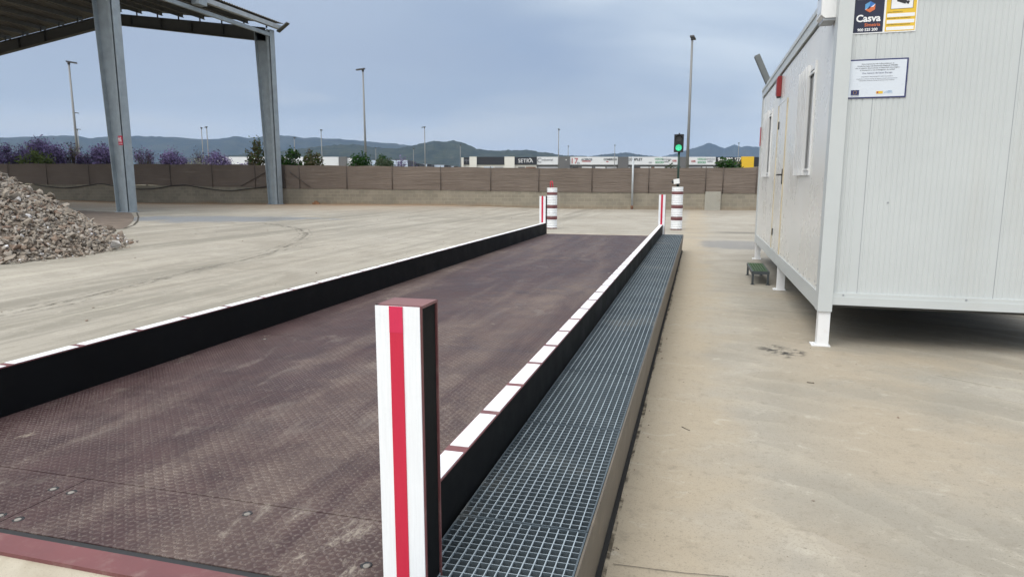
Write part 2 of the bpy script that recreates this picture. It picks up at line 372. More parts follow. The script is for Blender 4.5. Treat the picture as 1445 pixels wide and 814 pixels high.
def mat_deck():
    t = NT('tread_plate')
    x, y, z = t.sep()
    P = 0.025
    u = t.math('DIVIDE', x, P); v = t.math('DIVIDE', y, P)
    par = t.math('MODULO', t.math('ABSOLUTE', t.math('ADD', t.math('FLOOR', u), t.math('FLOOR', v))), 2)
    fu = t.math('SUBTRACT', t.math('FRACT', u), 0.5); fv = t.math('SUBTRACT', t.math('FRACT', v), 0.5)
    s = t.math('SUBTRACT', t.math('MULTIPLY', par, 2), 1)
    a = t.math('MULTIPLY', t.math('ADD', fu, t.math('MULTIPLY', fv, s)), 0.7071)
    b = t.math('MULTIPLY', t.math('SUBTRACT', fu, t.math('MULTIPLY', fv, s)), 0.7071)
    q = t.math('ADD', t.math('POWER', t.math('DIVIDE', a, 0.40), 2), t.math('POWER', t.math('DIVIDE', b, 0.185), 2))
    lens = t.math('MAXIMUM', t.math('SUBTRACT', 1, q), 0)
    top = t.ramp(lens, 0.0, 0.35)
    ring = t.math('MULTIPLY', t.math('MULTIPLY', t.ramp(q, 2.8, 1.3), t.ramp(q, 0.75, 1.15)), t.ramp(fv, 0.12, -0.12, 0.25, 1.0))
    big = t.noise(0.55, 6, 0.62, distort=0.5)
    mid = t.noise(3.2, 7, 0.7)
    trk = t.noise(1.0, 5, 0.6, t.mapping(scale=(2.2, 0.22, 1), rot=(0, 0, 0.12)), 0.4)
    c = t.mix(t.ramp(mid, 0.3, 0.7), (0.036, 0.018, 0.0195), (0.064, 0.036, 0.037))
    c = t.mix(t.ramp(trk, 0.45, 0.68, 0, 0.5), c, (0.120, 0.086, 0.074))
    # dust: settled round the studs and in blotches
    dust = t.math('MULTIPLY', t.ramp(t.math('ADD', t.math('MULTIPLY', big, 0.55), t.math('MULTIPLY', trk, 0.5)), 0.48, 0.70), t.ramp(mid, 0.34, 0.66))
    c = t.mix(t.math('MULTIPLY', ring, t.math('ADD', 0.03, t.math('MULTIPLY', dust, 0.6))), c, (0.44, 0.39, 0.33))
    c = t.mix(t.math('MULTIPLY', dust, 0.13), c, (0.30, 0.255, 0.21))
    blot = t.math('MULTIPLY', t.ramp(t.noise(3.4, 9, 0.8, t.mapping(scale=(1.5, 0.6, 1), rot=(0, 0, 0.15)), 0.6), 0.53, 0.66), t.ramp(t.noise(0.8, 3, 0.5, t.mapping(loc=(2.2, 4.1, 0))), 0.45, 0.6))
    c = t.mix(t.math('MULTIPLY', t.math('MULTIPLY', blot, t.ramp(top, 0.0, 1.0, 1.0, 0.35)), t.ramp(y, -6.2, -6.7, 0.22, 0.80)), c, (0.38, 0.34, 0.285))
    # polished stud tops
    c = t.mix(t.math('MULTIPLY', top, t.ramp(t.noise(1.4, 5, 0.65), 0.35, 0.7, 0.15, 0.6)), c, (0.17, 0.14, 0.135))
    sp = t.ramp(t.noise(5.5, 5, 0.7, t.mapping(scale=(1, 0.55, 1), rot=(0, 0, 0.5))), 0.66, 0.76)
    c = t.mix(t.math('MULTIPLY', sp, 0.55), c, (0.36, 0.31, 0.25))
    farb = t.math('GREATER_THAN', y, 7.02 - 8.5)
    fs = t.math('MULTIPLY', t.ramp(t.noise(105, 3, 0.7), 0.57, 0.66), t.ramp(t.math('ADD', t.math('MULTIPLY', big, 0.6), t.math('MULTIPLY', trk, 0.4)), 0.38, 0.60, 0.05, 0.38))
    c = t.mix(fs, c, (0.36, 0.32, 0.27))
    h = t.math('ADD', t.math('MULTIPLY', t.math('MULTIPLY', t.ramp(lens, 0, 0.6), farb), 1.0), t.math('MULTIPLY', t.noise(180, 3, 0.6), 0.12))
    rg = t.ramp(mid, 0.2, 0.8, 0.42, 0.62)
    rg = t.math('ADD', rg, t.math('MULTIPLY', dust, 0.2))
    return t.finish(c, rg, 0.0, t.bump(h, 1.0, 0.0045), 0.22)
M['deck'] = mat_deck()

def mat_grating():
    t = NT('galvanised_grating_shaded')
    v = t.noise(2.2, 5, 0.6)
    f = t.noise(60, 3, 0.6)
    c = t.mix(t.ramp(v, 0.3, 0.7), (0.070, 0.092, 0.11), (0.105, 0.133, 0.152))  # darker zinc, shade on the bar sides is put into the colour
    c = t.mix(t.ramp(f, 0.55, 0.75, 0, 0.5), c, (0.19, 0.215, 0.23))
    c = t.mix(t.ramp(t.noise(1.1, 6, 0.7), 0.55, 0.75, 0, 0.4), c, (0.30, 0.27, 0.22))
    return t.finish(c, 0.55, 0.3, None, 0.35)
M['grating'] = mat_grating()
M['rod_lit_top'] = grimy('zinc_rod_lit_top', (0.36, 0.42, 0.46), 0.42, 0.3, var=0.12, scale=6)  # lighter zinc for rods and bar tops, light on the tops painted in

def mat_wall():
    t = NT('block_wall')
    x, y, z = t.sep()
    br = t.n('ShaderNodeTexBrick')
    t.set(br.inputs['Vector'], t.comb(x, z, 0))
    br.inputs['Scale'].default_value = 1; br.inputs['Brick Width'].default_value = 0.4; br.inputs['Row Height'].default_value = 0.2
    br.inputs['Mortar Size'].default_value = 0.012; br.inputs['Mortar Smooth'].default_value = 0.4
    br.inputs['Color1'].default_value = (0.235, 0.21, 0.165, 1); br.inputs['Color2'].default_value = (0.285, 0.255, 0.20, 1); br.inputs['Mortar'].default_value = (0.33, 0.30, 0.24, 1)
    c = t.mix(t.ramp(t.noise(0.7, 6, 0.65), 0.35, 0.7, 0, 0.6), br.outputs['Color'], (0.175, 0.16, 0.13))
    v = t.noise(1.2, 6, 0.7, t.mapping(scale=(1.2, 1, 0.15)))
    c = t.mix(t.ramp(v, 0.55, 0.75, 0, 0.5), c, (0.33, 0.30, 0.245))
    c = t.mix(t.math('MULTIPLY', t.ramp(t.math('ADD', z, t.math('MULTIPLY', t.noise(0.8, 4), 0.35)), 0.50, 0.18), t.ramp(x, 14, 2, 0.2, 0.9)), c, (0.30, 0.185, 0.10))
    return t.finish(c, 0.9, 0, t.bump(t.noise(25, 5, 0.7), 0.4, 0.01), 0.2)
M['wall'] = mat_wall()

def mat_net():
    t = NT('shade_netting')
    x, y, z = t.sep()
    v = t.noise(0.5, 4, 0.6)
    c = t.mix(t.ramp(v, 0.3, 0.7), (0.150, 0.122, 0.102), (0.18, 0.148, 0.125))
    s = t.noise(1.0, 5, 0.6, t.mapping(scale=(0.5, 1, 9)))
    c = t.mix(t.ramp(s, 0.58, 0.72, 0, 0.5), c, (0.25, 0.205, 0.17))
    tear = t.noise(1.0, 2, 0.5, t.mapping(scale=(0.9, 1, 4.5), loc=(1.3, 0, 2.2)))
    c = t.mix(t.ramp(tear, 0.735, 0.755, 0, 0.5), c, (0.36, 0.33, 0.30))
    h = t.math('ADD', s, t.math('MULTIPLY', t.noise(2.5, 4, 0.6, t.mapping(scale=(0.6, 1, 4))), 0.7))
    return t.finish(c, 0.85, 0, t.bump(h, 0.7, 0.06), 0.15)
M['net'] = mat_net()
M['fence_post'] = grimy('fence_post', (0.075, 0.058, 0.048), 0.7)

def mat_leaf(name, a, b, c3, scale=1.4):
    t = NT(name)
    v = t.noise(scale, 3, 0.6)
    w = t.noise(9, 2, 0.6)
    c = t.mix(t.ramp(v, 0.35, 0.65), a, b)
    c = t.mix(t.ramp(w, 0.5, 0.7, 0, 0.8), c, c3)
    p = t.n('ShaderNodeBsdfDiffuse'); t.set(p.inputs['Color'], c)
    tr = t.n('ShaderNodeBsdfTranslucent'); t.set(tr.inputs['Color'], c)
    m = t.n('ShaderNodeMixShader'); m.inputs[0].default_value = 0.25
    t.t.links.new(p.outputs[0], m.inputs[1]); t.t.links.new(tr.outputs[0], m.inputs[2])
    t.t.links.new(m.outputs[0], t.out.inputs['Surface'])
    return t.mat
M['jac'] = mat_leaf('jacaranda_blossom', (0.15, 0.12, 0.245), (0.23, 0.185, 0.36), (0.34, 0.28, 0.47))
M['jac_thin'] = mat_leaf('jacaranda_thin', (0.075, 0.06, 0.10), (0.10, 0.085, 0.15), (0.06, 0.06, 0.045))
M['leaf_green'] = mat_leaf('green_leaf', (0.030, 0.055, 0.016), (0.05, 0.085, 0.025), (0.085, 0.115, 0.045))
M['leaf_bush'] = mat_leaf('bush_leaf', (0.10, 0.135, 0.05), (0.15, 0.19, 0.075), (0.20, 0.23, 0.11))
M['leaf_dark'] = mat_leaf('dark_leaf', (0.018, 0.048, 0.012), (0.03, 0.075, 0.018), (0.05, 0.11, 0.03))
M['leaf_olive'] = mat_leaf('olive_leaf', (0.05, 0.07, 0.04), (0.085, 0.11, 0.065), (0.12, 0.14, 0.10))
M['leaf_brown'] = mat_leaf('brownish_leaf', (0.075, 0.07, 0.04), (0.10, 0.085, 0.05), (0.05, 0.07, 0.025))
M['leaf_white'] = mat_leaf('white_blossom', (0.20, 0.20, 0.17), (0.40, 0.40, 0.36), (0.05, 0.08, 0.03))
M['bark'] = grimy('bark', (0.10, 0.08, 0.06), 0.9, var=0.3, scale=6)

def mat_hill(name, a, b, c3, s):
    t = NT(name)
    c = t.mix(t.ramp(t.noise(s, 8, 0.68), 0.36, 0.64), a, b)
    c = t.mix(t.ramp(t.noise(s * 3.1, 6, 0.7), 0.56, 0.7, 0, 0.6), c, c3)
    return t.finish(c, 0.95, 0, t.bump(t.noise(s * 5, 6, 0.7), 0.9, 8), 0.1)
M['hill_far'] = mat_hill('far_hillside', (0.018, 0.027, 0.020), (0.040, 0.048, 0.034), (0.085, 0.08, 0.06), 0.006)
M['hill_near'] = mat_hill('wooded_hillside', (0.012, 0.020, 0.011), (0.042, 0.050, 0.026), (0.15, 0.13, 0.09), 0.016)

def mat_rubble():
    t = NT('rubble_stone')
    at = t.n('ShaderNodeAttribute', attribute_name='tone').outputs['Fac']
    cr = t.n('ShaderNodeValToRGB'); t.set(cr.inputs[0], at)
    e = cr.color_ramp.elements
    e[0].position = 0.0; e[0].color = (0.20, 0.13, 0.10, 1)
    e[1].position = 1.0; e[1].color = (0.72, 0.72, 0.74, 1)
    for p, c in ((0.10, (0.235, 0.175, 0.135, 1)), (0.22, (0.24, 0.20, 0.165, 1)), (0.45, (0.27, 0.235, 0.195, 1)), (0.7, (0.30, 0.265, 0.225, 1)), (0.88, (0.335, 0.305, 0.27, 1)), (0.97, (0.42, 0.39, 0.35, 1))):
        x = e.new(p); x.color = c
    c = t.mix(t.ramp(t.noise(14, 5, 0.65), 0.35, 0.7, 0, 0.5), cr.outputs[0], (0.22, 0.19, 0.155))
    return t.finish(c, 0.9, 0, t.bump(t.noise(40, 4, 0.7), 0.4, 0.01), 0.2)
M['rubble'] = mat_rubble()

def mat_mark(name, c, scale, thr, amt=0.7, fade=None):
    """worn mark whose patchy shape comes from noise"""
    t = NT(name)
    a = t.ramp(t.noise(scale, 6, 0.7, distort=0.6), thr, thr + 0.16, 0, amt)
    if fade:
        q = t.sep(t.n('ShaderNodeTexCoord').outputs['Generated'])
        r = t.math('SQRT', t.math('ADD', t.math('POWER', t.math('SUBTRACT', q[0], 0.5), 2), t.math('POWER', t.math('SUBTRACT', q[1], 0.5), 2)))
        a = t.math('MULTIPLY', a, t.ramp(r, 0.5, 0.2))
    return t.finish(c, 0.85, 0, None, 0.2, alpha=a)
M['tyre_mark'] = mat_mark('tyre_rubber_mark', (0.10, 0.095, 0.08), 3.4, 0.46, 0.42)
M['tyre_smear'] = mat_mark('tyre_rubber_smear', (0.14, 0.13, 0.11), 1.6, 0.42, 0.26)
M['scuff'] = mat_mark('black_scuff', (0.045, 0.047, 0.05), 9, 0.46, 0.75, True)
M['crack'] = mat_mark('joint_line', (0.09, 0.08, 0.065), 3, 0.2, 0.75)

def emissive(name, c, s):
    t = NT(name); return t.finish(c, 0.3, 0, None, 0.5, emit=(c, s))
def mat_lens():
    t = NT('green_lens_lit')
    f = t.ramp(t.noise(45, 2, 0.5), 0.3, 0.7)
    return t.finish((0.02, 0.3, 0.15), 0.3, 0, None, 0.5, emit=(t.mix(f, (0.01, 0.42, 0.20), (0.10, 0.85, 0.42)), 0.62))
M['green_lit'] = mat_lens()
M['lens_off'] = grimy('lens_unlit', (0.035, 0.035, 0.035), 0.35)

# ------------------------------------------------------------------ ground
def sm(a, b, x):
    t = min(1, max(0, (x - a) / (b - a))); return t * t * (3 - 2 * t)
def gz(x):
    return 0.16 * sm(-6, -16, x) + 0.17 * sm(-32, -42, x)
xs = [-9000, -3000, -1000, -400, -150, -80, -60] + [-50 + i for i in range(47)] + [-3, 0, 5, 15, 30, 60, 150, 400, 1000, 3000, 9000]
ys = [-3000, -800, -200, -50, -20, -8, 0, 8, 16, 24, 32, 40, 60, 120, 300, 800, 2000, 5000, 9500]
V = [(x, y, gz(x)) for y in ys for x in xs]
F = [(j * len(xs) + i, j * len(xs) + i + 1, (j + 1) * len(xs) + i + 1, (j + 1) * len(xs) + i) for j in range(len(ys) - 1) for i in range(len(xs) - 1)]
tag(mesh_np('ground', V, F, M['ground'], smooth=True), kind='structure')

def sheet(name, pts, m, dz=0.004, kind='structure'):
    b = MB(); b.poly([(x, y, gz(x) + dz) for x, y in pts]); o = b.build(name, m); o['kind'] = kind; return o
def ribbon(name, pts, w, m, dz=0.004):
    b = MB(); prev = None
    P = [Vector((x, y, 0)) for x, y in pts]
    # resample
    Q = []
    for a, c in zip(P, P[1:]):
        for k in range(4): Q.append(a.lerp(c, k / 4))
    Q.append(P[-1])
    for i, p in enumerate(Q):
        t = (Q[min(i + 1, len(Q) - 1)] - Q[max(i - 1, 0)]).normalized(); n = Vector((-t.y, t.x, 0))
        ww = w * (0.75 + 0.5 * noise.noise(p * 0.9))
        pair = [b.bm.verts.new((q.x, q.y, gz(q.x) + dz)) for q in (p + n * ww / 2, p - n * ww / 2)]
        if prev: b.bm.faces.new((prev[0], prev[1], pair[1], pair[0]))
        prev = pair
    o = b.build(name, m); o['kind'] = 'structure'; return o

TY = [(-7.4, 4.4), (-7.51, 5.32), (-7.54, 5.69), (-7.58, 6.29), (-7.72, 7.02), (-7.96, 8.11), (-8.19, 9.41), (-8.32, 10.66), (-8.6, 12.05), (-9.36, 14.21), (-10.42, 16.42), (-11.48, 17.82), (-12.73, 18.78), (-14.03, 19.52)]
for q, (off, wd) in enumerate(((0.0, 0.07), (0.13, 0.05), (-0.12, 0.05), (0.02, 0.20))):
    ribbon('tyre_mark', [(x + off + 0.10 * noise.noise(Vector((y * 0.7, q * 3.1, 0))), y + off) for x, y in TY], wd, M['tyre_mark'] if q < 3 else M['tyre_smear'], 0.004 + 0.002 * q)
sheet('scuff_mark', [(0.52, 6.0), (1.02, 6.0), (1.02, 6.62), (0.52, 6.62)], M['scuff'])
ribbon('ground_joint', [(-0.27, 2.49), (0.0, 2.50), (0.17, 2.52)], 0.006, M['crack'])
ribbon('ground_joint', [(1.85, 5.81), (2.0, 5.70), (2.15, 5.59)], 0.006, M['crack'])
ribbon('ground_joint', [(-16.0, 15.8), (-17.1, 17.3), (-18.8, 19.2), (-20.9, 21.4), (-24.0, 24.5)], 0.10, M['crack'], 0.008)
sheet('gravel_bed', [(-24.0, 24.2), (-25.2, 24.75), (-26.6, 24.9), (-28.1, 25.6), (-29.5, 25.7), (-32, 22.5), (-24, 12), (-17.0, 10.5), (-16.05, 11.0), (-16.05, 15.9), (-17.2, 17.2), (-18.9, 19.1), (-21.0, 21.3)], M['gravel_bed'], 0.006)

M['dirt_line'] = mat_mark('gathered_dirt', (0.085, 0.068, 0.048), 5.0, 0.44, 0.7)
ribbon('dirt_line', [(-0.315, y) for y in np.linspace(1.2, 15.2, 29)], 0.075, M['dirt_line'])
# approach ramps at both ends of the weighbridge
def ramp(y0, y1, y2, name):
    b = MB()
    lo, hi = sorted((y0, y2))
    b.prism([(y0, 0.0), (y0, 0.285), (y1, 0.285), (y2, 0.001)], 'x', -4.1, -0.80)
    o = b.build(name, M['ramp']); o['kind'] = 'structure'
ramp(1.535, -3.2, -4.4, 'ramp')
ramp(15.56, 15.9, 18.6, 'ramp')

# ------------------------------------------------------------------ weighbridge
wb = empty('weighbridge', (-2.1, 8.5, 0), 'long maroon tread-plate vehicle weighbridge with black side beams and striped end posts', 'weighbridge')
ZD = 0.30
b = MB(); b.box(-3.50, -0.77, 1.72, 15.45, 0.01, 0.268)
b.build('chassis', M['black_paint'], wb)
P = 0.025
def stud_plate(x0, x1, y0, y1):
    """plate with its raised tread studs modelled; the stud grid is the one the material uses for dust"""
    o = abs_loc(wb); g = 0.0025
    i0, i1 = math.ceil((x0 + 0.008 - o.x) / P), math.floor((x1 - 0.008 - o.x) / P)
    j0, j1 = math.ceil((y0 + 0.008 - o.y) / P), math.floor((y1 - 0.008 - o.y) / P)
    I, J = np.meshgrid(np.arange(i0, i1), np.arange(j0, j1)); I = I.ravel(); J = J.ravel()
    sg_ = np.where((I + J) % 2 == 0, -1.0, 1.0)
    cxs = (I + 0.5) * P + o.x; cys = (J + 0.5) * P + o.y
    la, lb = 0.40 * P * 1.02, 0.185 * P * 1.05
    th = np.linspace(0, 2 * np.pi, 8, endpoint=False)
    VV = []
    for k, z in ((1.0, ZD + 0.0001), (0.55, ZD + 0.0019)):
        a = (la * k * np.cos(th))[None]; b_ = (lb * k * np.sin(th))[None]
        s_ = sg_[:, None]
        X = cxs[:, None] + (a + b_) * 0.7071; Y = cys[:, None] + s_ * (a - b_) * 0.7071
        VV.append(np.stack([X, Y, np.full_like(X, z)], -1))
    V = np.concatenate(VV, 1).reshape(-1, 3)            # 16 per stud
    q = [[k, (k + 1) % 8, 8 + (k + 1) % 8, 8 + k] for k in range(8)] + [[8, 9, 10, 11], [8, 11, 12, 15], [15, 12, 13, 14]]
    q = np.array(q); qf = q[:, ::-1]
    n = len(I); base = (np.arange(n) * 16)[:, None, None]
    F = np.where((sg_ > 0)[:, None, None], base + qf[None], base + q[None]).reshape(-1, 4)
    c = [(x, y, z) for z in (0.272, ZD) for y in (y0 + g, y1 - g) for x in (x0 + g, x1 - g)]
    m0 = len(V)
    F = np.concatenate([F, m0 + np.array([(0, 2, 3, 1), (4, 5, 7, 6), (0, 1, 5, 4), (2, 6, 7, 3), (0, 4, 6, 2), (1, 3, 7, 5)])])
    V = np.concatenate([V, np.array(c)])
    # studs face up, the slab's six faces face outwards
    A, B, C_ = V[F[:, 0]], V[F[:, 1]], V[F[:, 2]]
    nrm = np.cross(B - A, C_ - A); flip = nrm[:, 2] < 0; flip[-6:] = False
    mid = V[F].mean(1); ctr = np.array([(x0 + x1) / 2, (y0 + y1) / 2, 0.286])
    flip[-6:] = ((mid[-6:] - ctr) * nrm[-6:]).sum(1) < 0
    F[flip] = F[flip][:, ::-1]
    mesh_np('deck_plate', V, F, M['deck'], wb, origin=tuple(o))
def plate(x0, x1, y0, y1):
    b = MB(); g = 0.0025
    b.box(x0 + g, x1 - g, y0 + g, y1 - g, 0.272, ZD)
    b.build('deck_plate', M['deck'], wb, bevel=0.002)
stud_plate(-3.428, -2.365, 1.652, 2.05); stud_plate(-2.365, -0.842, 1.652, 2.05)
for y0, y1 in ((2.05, 4.55), (4.55, 7.02), (7.02, 10.13), (10.13, 12.9), (12.9, 15.5)): (stud_plate if y1 < 8 else plate)(-3.428, -0.842, y0, y1)
b = MB(); b.box(-3.515, -0.76, 1.535, 1.628, 0.02, 0.299)
b.build('end_frame', M['maroon_paint'], wb, bevel=0.004)
b = MB(); b.box(-3.515, -0.76, 15.52, 15.56, 0.02, 0.298)
b.build('end_frame', M['maroon_paint'], wb)
b = MB(); b.box(-3.43, -0.842, 1.629, 1.653, 0.27, 0.297); b.build('rubber_seal', M['plastic_black'], wb)
# lifting-hole plugs in the plate
for x, y in ((-2.42, 1.94), (-2.325, 1.935), (-2.41, 1.72), (-2.32, 1.715), (-1.55, 1.97), (-0.97, 1.78), (-3.25, 1.95), (-0.97, 4.3), (-3.2, 4.4)):
    b = MB(); b.lathe(x, y, [(0.0195, ZD - 0.01), (0.0195, ZD + 0.0010), (0.014, ZD + 0.0012)], 20)
    pl = b.build('bolt_hole', M['plastic_black'], wb)
    b = MB(); b.lathe(x + 0.003, y - 0.004, [(0.0115, ZD), (0.0115, ZD + 0.0022), (0.009, ZD + 0.0034)], 16)
    b.build('plug', M['rust_grey'], pl)

def beam(x0, x1, y0, y1, pitch, first):
    b = MB()
    b.box(x0, x1, y0, y1, 0.02, 0.55)
    bo = b.build('side_beam', M['black_paint'], wb, bevel=0.004)
    b = MB(); b.box(x0 - 0.001, x1 + 0.001, y0, y1, 0.5505, 0.556)
    b.build('top_flat', M['maroon_paint'], bo)
    y = first
    while y < y1:
        a, c = max(y + 0.025 + random.uniform(-.004, .004), y0 + 0.004), min(y + pitch - 0.025 + random.uniform(-.004, .004), y1 - 0.004)
        if c > a + 0.03:
            b = MB(); b.box(x0 + 0.0045, x1 - 0.0035, a, c, 0.5560, 0.5585)
            b.build('white_stripe', M['post_white'], bo)
        y += pitch
beam(-0.84, -0.762, 1.716, 15.47, 0.40, 1.36)
beam(-3.51, -3.432, 1.50, 15.47, 0.432, 1.30)

def guide_post(x0, x1, y0, y1, z1, white_side=False, cap=True):
    """upright channel: painted face towards -Y, open web side towards +X"""
    zb = 0.02; tk = 0.007
    b = MB()
    b.box(x0, x0 + tk, y0, y1, zb, z1)                    # web (left side)
    b.box(x0 + tk, x1, y1 - tk, y1, zb, z1)               # far flange
    b.box(x0, x1, y0 + 0.0, y0 + tk, zb, z1)              # near flange
    p = b.build('guide_post', M['maroon_paint'], wb)
    b = MB(); b.box(x0 + tk, x1, y0 + tk, y1 - tk, z1 - tk, z1 + 0.0006); b.build('cap_plate', M['dusty_maroon'], p)
    b = MB(); b.box(x0 + 0.010, x1 - 0.004, y0 + 0.012, y1 - 0.012, zb, z1 - 0.010)
    b.build('inner_lining', M['white_paint'] if white_side else M['black_paint'], p)
    b = MB(); b.box(x0 - 0.001, x1 - 0.004, y0 - 0.0035, y0, 0.10, z1 - 0.002)
    b.build('white_face', M['post_white'], p, bevel=0.0030)
    w = x1 - x0
    b = MB(); b.box(x0 + w * 0.31, x0 + w * 0.605, y0 - 0.0055, y0 - 0.0035, 0.56 if y0 > 5 else 0.10, z1 - 0.002)
    b.build('red_stripe', M['post_red'], p)
    if y0 < 5:
        b = MB(); b.box(x0 + w * 0.309, x0 + w * 0.606, y0 - 0.0061, y0 - 0.0056, z1 - 0.072, z1 - 0.002); b.build('red_patch', M['post_red_fresh'], p)
guide_post(-0.815, -0.685, 1.598, 1.712, 1.18)
guide_post(-0.862, -0.715, 15.475, 15.56, 1.225, white_side=True)
guide_post(-3.595, -3.445, 15.475, 15.60, 1.178)
guide_post(-3.640, -3.512, 1.42, 1.52, 1.18)

# ------------------------------------------------------------------ grating walkway
wk = empty('grating_walkway', (-0.54, 8.5, 0), 'long galvanised steel grating walkway beside the right black beam', 'walkway')
GX0, GX1 = -0.757, -0.302
b = MB(); b.box(GX0, GX1, 1.20, 15.15, 0.008, 0.03); b.build('tray', M['tray'], wk)
b = MB(); b.prism([(-0.330, 0.004), (-0.322, 0.004), (GX1 + 0.006, 0.30), (GX1 + 0.006, 0.371), (GX1 - 0.001, 0.371), (GX1 - 0.001, 0.302)], 'y', 1.18, 15.17); b.box(GX0, -0.333, 15.152, 15.17, 0.004, 0.36)
b.build('side_skirt', M['skirt'], wk, bevel=0.0015)
def grating_panel(y0, y1, lift):
    vs, fs, mi = [], [], []
    def bx(x0, x1, ya, yb, z0, z1, m):
        n = len(vs)
        vs.extend([(x, y, z) for z in (z0, z1) for y in (ya, yb) for x in (x0, x1)])
        for ids in ((4, 5, 7, 6), (0, 1, 5, 4), (2, 6, 7, 3), (0, 4, 6, 2), (1, 3, 7, 5)):
            fs.append([n + i for i in ids]); mi.append(m)
    zt = 0.368 + lift
    ya, yb = y0 + 0.003, y1 - 0.003
    xa, xb = GX0 + 0.004, GX1 - 0.004
    # frame flats
    bx(xa, xb, ya, ya + 0.005, zt - 0.03, zt, 0); bx(xa, xb, yb - 0.005, yb, zt - 0.03, zt, 0)
    bx(xa, xa + 0.006, ya + 0.005, yb - 0.005, zt - 0.03, zt + 0.001, 0); bx(xb - 0.006, xb, ya + 0.005, yb - 0.005, zt - 0.03, zt + 0.001, 0)
    ny = max(2, round((yb - ya) / 0.033)); nx = 14
    for k in range(1, ny):
        y = ya + (yb - ya) * k / ny + random.uniform(-.0006, .0006)
        zq = zt - 0.0006 + random.uniform(-.0005, .0003)
        bx(xa + 0.006, xb - 0.006, y - 0.0011, y + 0.0011, zt - 0.030, zq, 0); mi[-5] = 1  # top face takes the lighter zinc as a painted lit edge
    for k in range(1, nx):
        x = xa + (xb - xa) * k / nx
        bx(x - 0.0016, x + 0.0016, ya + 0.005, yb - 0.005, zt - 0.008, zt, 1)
    # notched toe edge along the beam
    o = Vector((0, 0, 0)) + abs_loc(wk)
    ob = mesh_np('grating_panel', vs, fs, [M['grating'], M['rod_lit_top']], wk, mi, origin=tuple(o))
gy = [1.20, 2.05, 3.00, 3.94, 4.88, 5.81, 6.67, 7.53, 8.48, 9.44, 10.4, 11.3, 12.1, 12.9, 13.85, 15.15]
for a, c in zip(gy, gy[1:]): grating_panel(a, c, random.uniform(-.002, .0015))

# ------------------------------------------------------------------ portable cabin
X0, X1, Y0, Y1 = 1.09, 3.62, 6.60, 14.10
ZB, ZR = 0.335, 3.25
cab = empty('portable_cabin', (2.3, 10.3, 0), 'white prefabricated site office cabin raised on short steel legs', 'cabin')
b = MB()
b.box(X0 + 0.03, X1 - 0.03, Y0 + 0.045, Y1 - 0.03, 0.40, 3.10)
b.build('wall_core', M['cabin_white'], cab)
# front wall: ribbed sandwich panels with seams
def rib_panel(x0, x1):
    b = MB(); y = Y0 + 0.040
    prof = [(x0 + 0.002, y + 0.012), (x0 + 0.003, y)]
    x = x0 + 0.02
    while x < x1 - 0.05:
        prof += [(x, y), (x + 0.004, y + 0.0030), (x + 0.013, y + 0.0030), (x + 0.017, y)]
        x += 0.0445
    prof += [(x1 - 0.003, y), (x1 - 0.002, y + 0.012)]
    A = [b.bm.verts.new((p[0], p[1], 0.50)) for p in prof]; B = [b.bm.verts.new((p[0], p[1], 3.06)) for p in prof]
    for k in range(len(prof) - 1): b.bm.faces.new((A[k], A[k + 1], B[k + 1], B[k]))
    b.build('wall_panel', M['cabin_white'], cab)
fx = [X0 + 0.127, 1.415, 2.485, X1 - 0.15]
for a, c in zip(fx, fx[1:]): rib_panel(a, c)
for a in fx[1:-1]:
    b = MB(); b.box(a - 0.003, a + 0.003, Y0 + 0.0405, Y0 + 0.046, 0.50, 3.06); b.build('panel_seam', M['grey_plastic'], cab)
# corner posts
def corner_post(xa, xb, ya, yb):
    b = MB(); b.box(xa, xb, ya, yb, ZB - 0.005, 3.22)
    return b.build('corner_post', M['cabin_white'], cab, bevel=0.008)
corner_post(X0, X0 + 0.122, Y0, Y0 + 0.15); corner_post(X1 - 0.15, X1, Y0, Y0 + 0.15)
corner_post(X0, X0 + 0.15, Y1 - 0.15, Y1); corner_post(X1 - 0.15, X1, Y1 - 0.15, Y1)
# floor frame: long left beam and slim front rail with lip
b = MB(); b.box(X0 + 0.004, X0 + 0.10, Y0 + 0.15, Y1 - 0.15, ZB, 0.495)
b.build('floor_beam', M['cabin_white'], cab, bevel=0.006)
b = MB(); b.box(X0 + 0.124, X1 - 0.152, Y0 + 0.012, Y0 + 0.06, 0.395, 0.468); b.box(X0 + 0.124, X1 - 0.152, Y0 + 0.020, Y0 + 0.044, 0.468, 0.503)
b.build('floor_rail', M['cabin_white'], cab, bevel=0.004)
b = MB(); b.box(X0 + 0.12, X1 - 0.1, Y0 + 0.10, Y1 - 0.1, 0.36, 0.398); b.build('floor_slab', M['dark_steel'], cab)
# left wall: smooth panels
ly = [Y0 + 0.15, 7.55, 8.95, 10.02, 11.12, 11.95, 13.25, Y1 - 0.15]
for k, (a, c) in enumerate(zip(ly, ly[1:])):
    if k == 3: continue
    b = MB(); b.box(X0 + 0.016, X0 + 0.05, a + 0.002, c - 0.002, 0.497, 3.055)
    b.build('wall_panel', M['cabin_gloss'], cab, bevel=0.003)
# roof fascia with dark seam and drip edge
b = MB(); b.box(X0 + 0.03, X0 + 0.06, Y0 + 0.15, Y1 - 0.1, 3.056, 3.084); b.box(X0 + 0.15, X1 - 0.15, Y0 + 0.035, Y0 + 0.06, 3.062, 3.084)
b.build('eave_seam', M['plastic_black'], cab)
b = MB(); b.box(X0 - 0.004, X1 + 0.004, Y0 - 0.004, Y1 + 0.004, 3.085, ZR)
b.box(X0 - 0.016, X0 - 0.004, Y0, Y1, 3.19, ZR - 0.01)
b.build('roof', M['cabin_white'], cab, bevel=0.008)
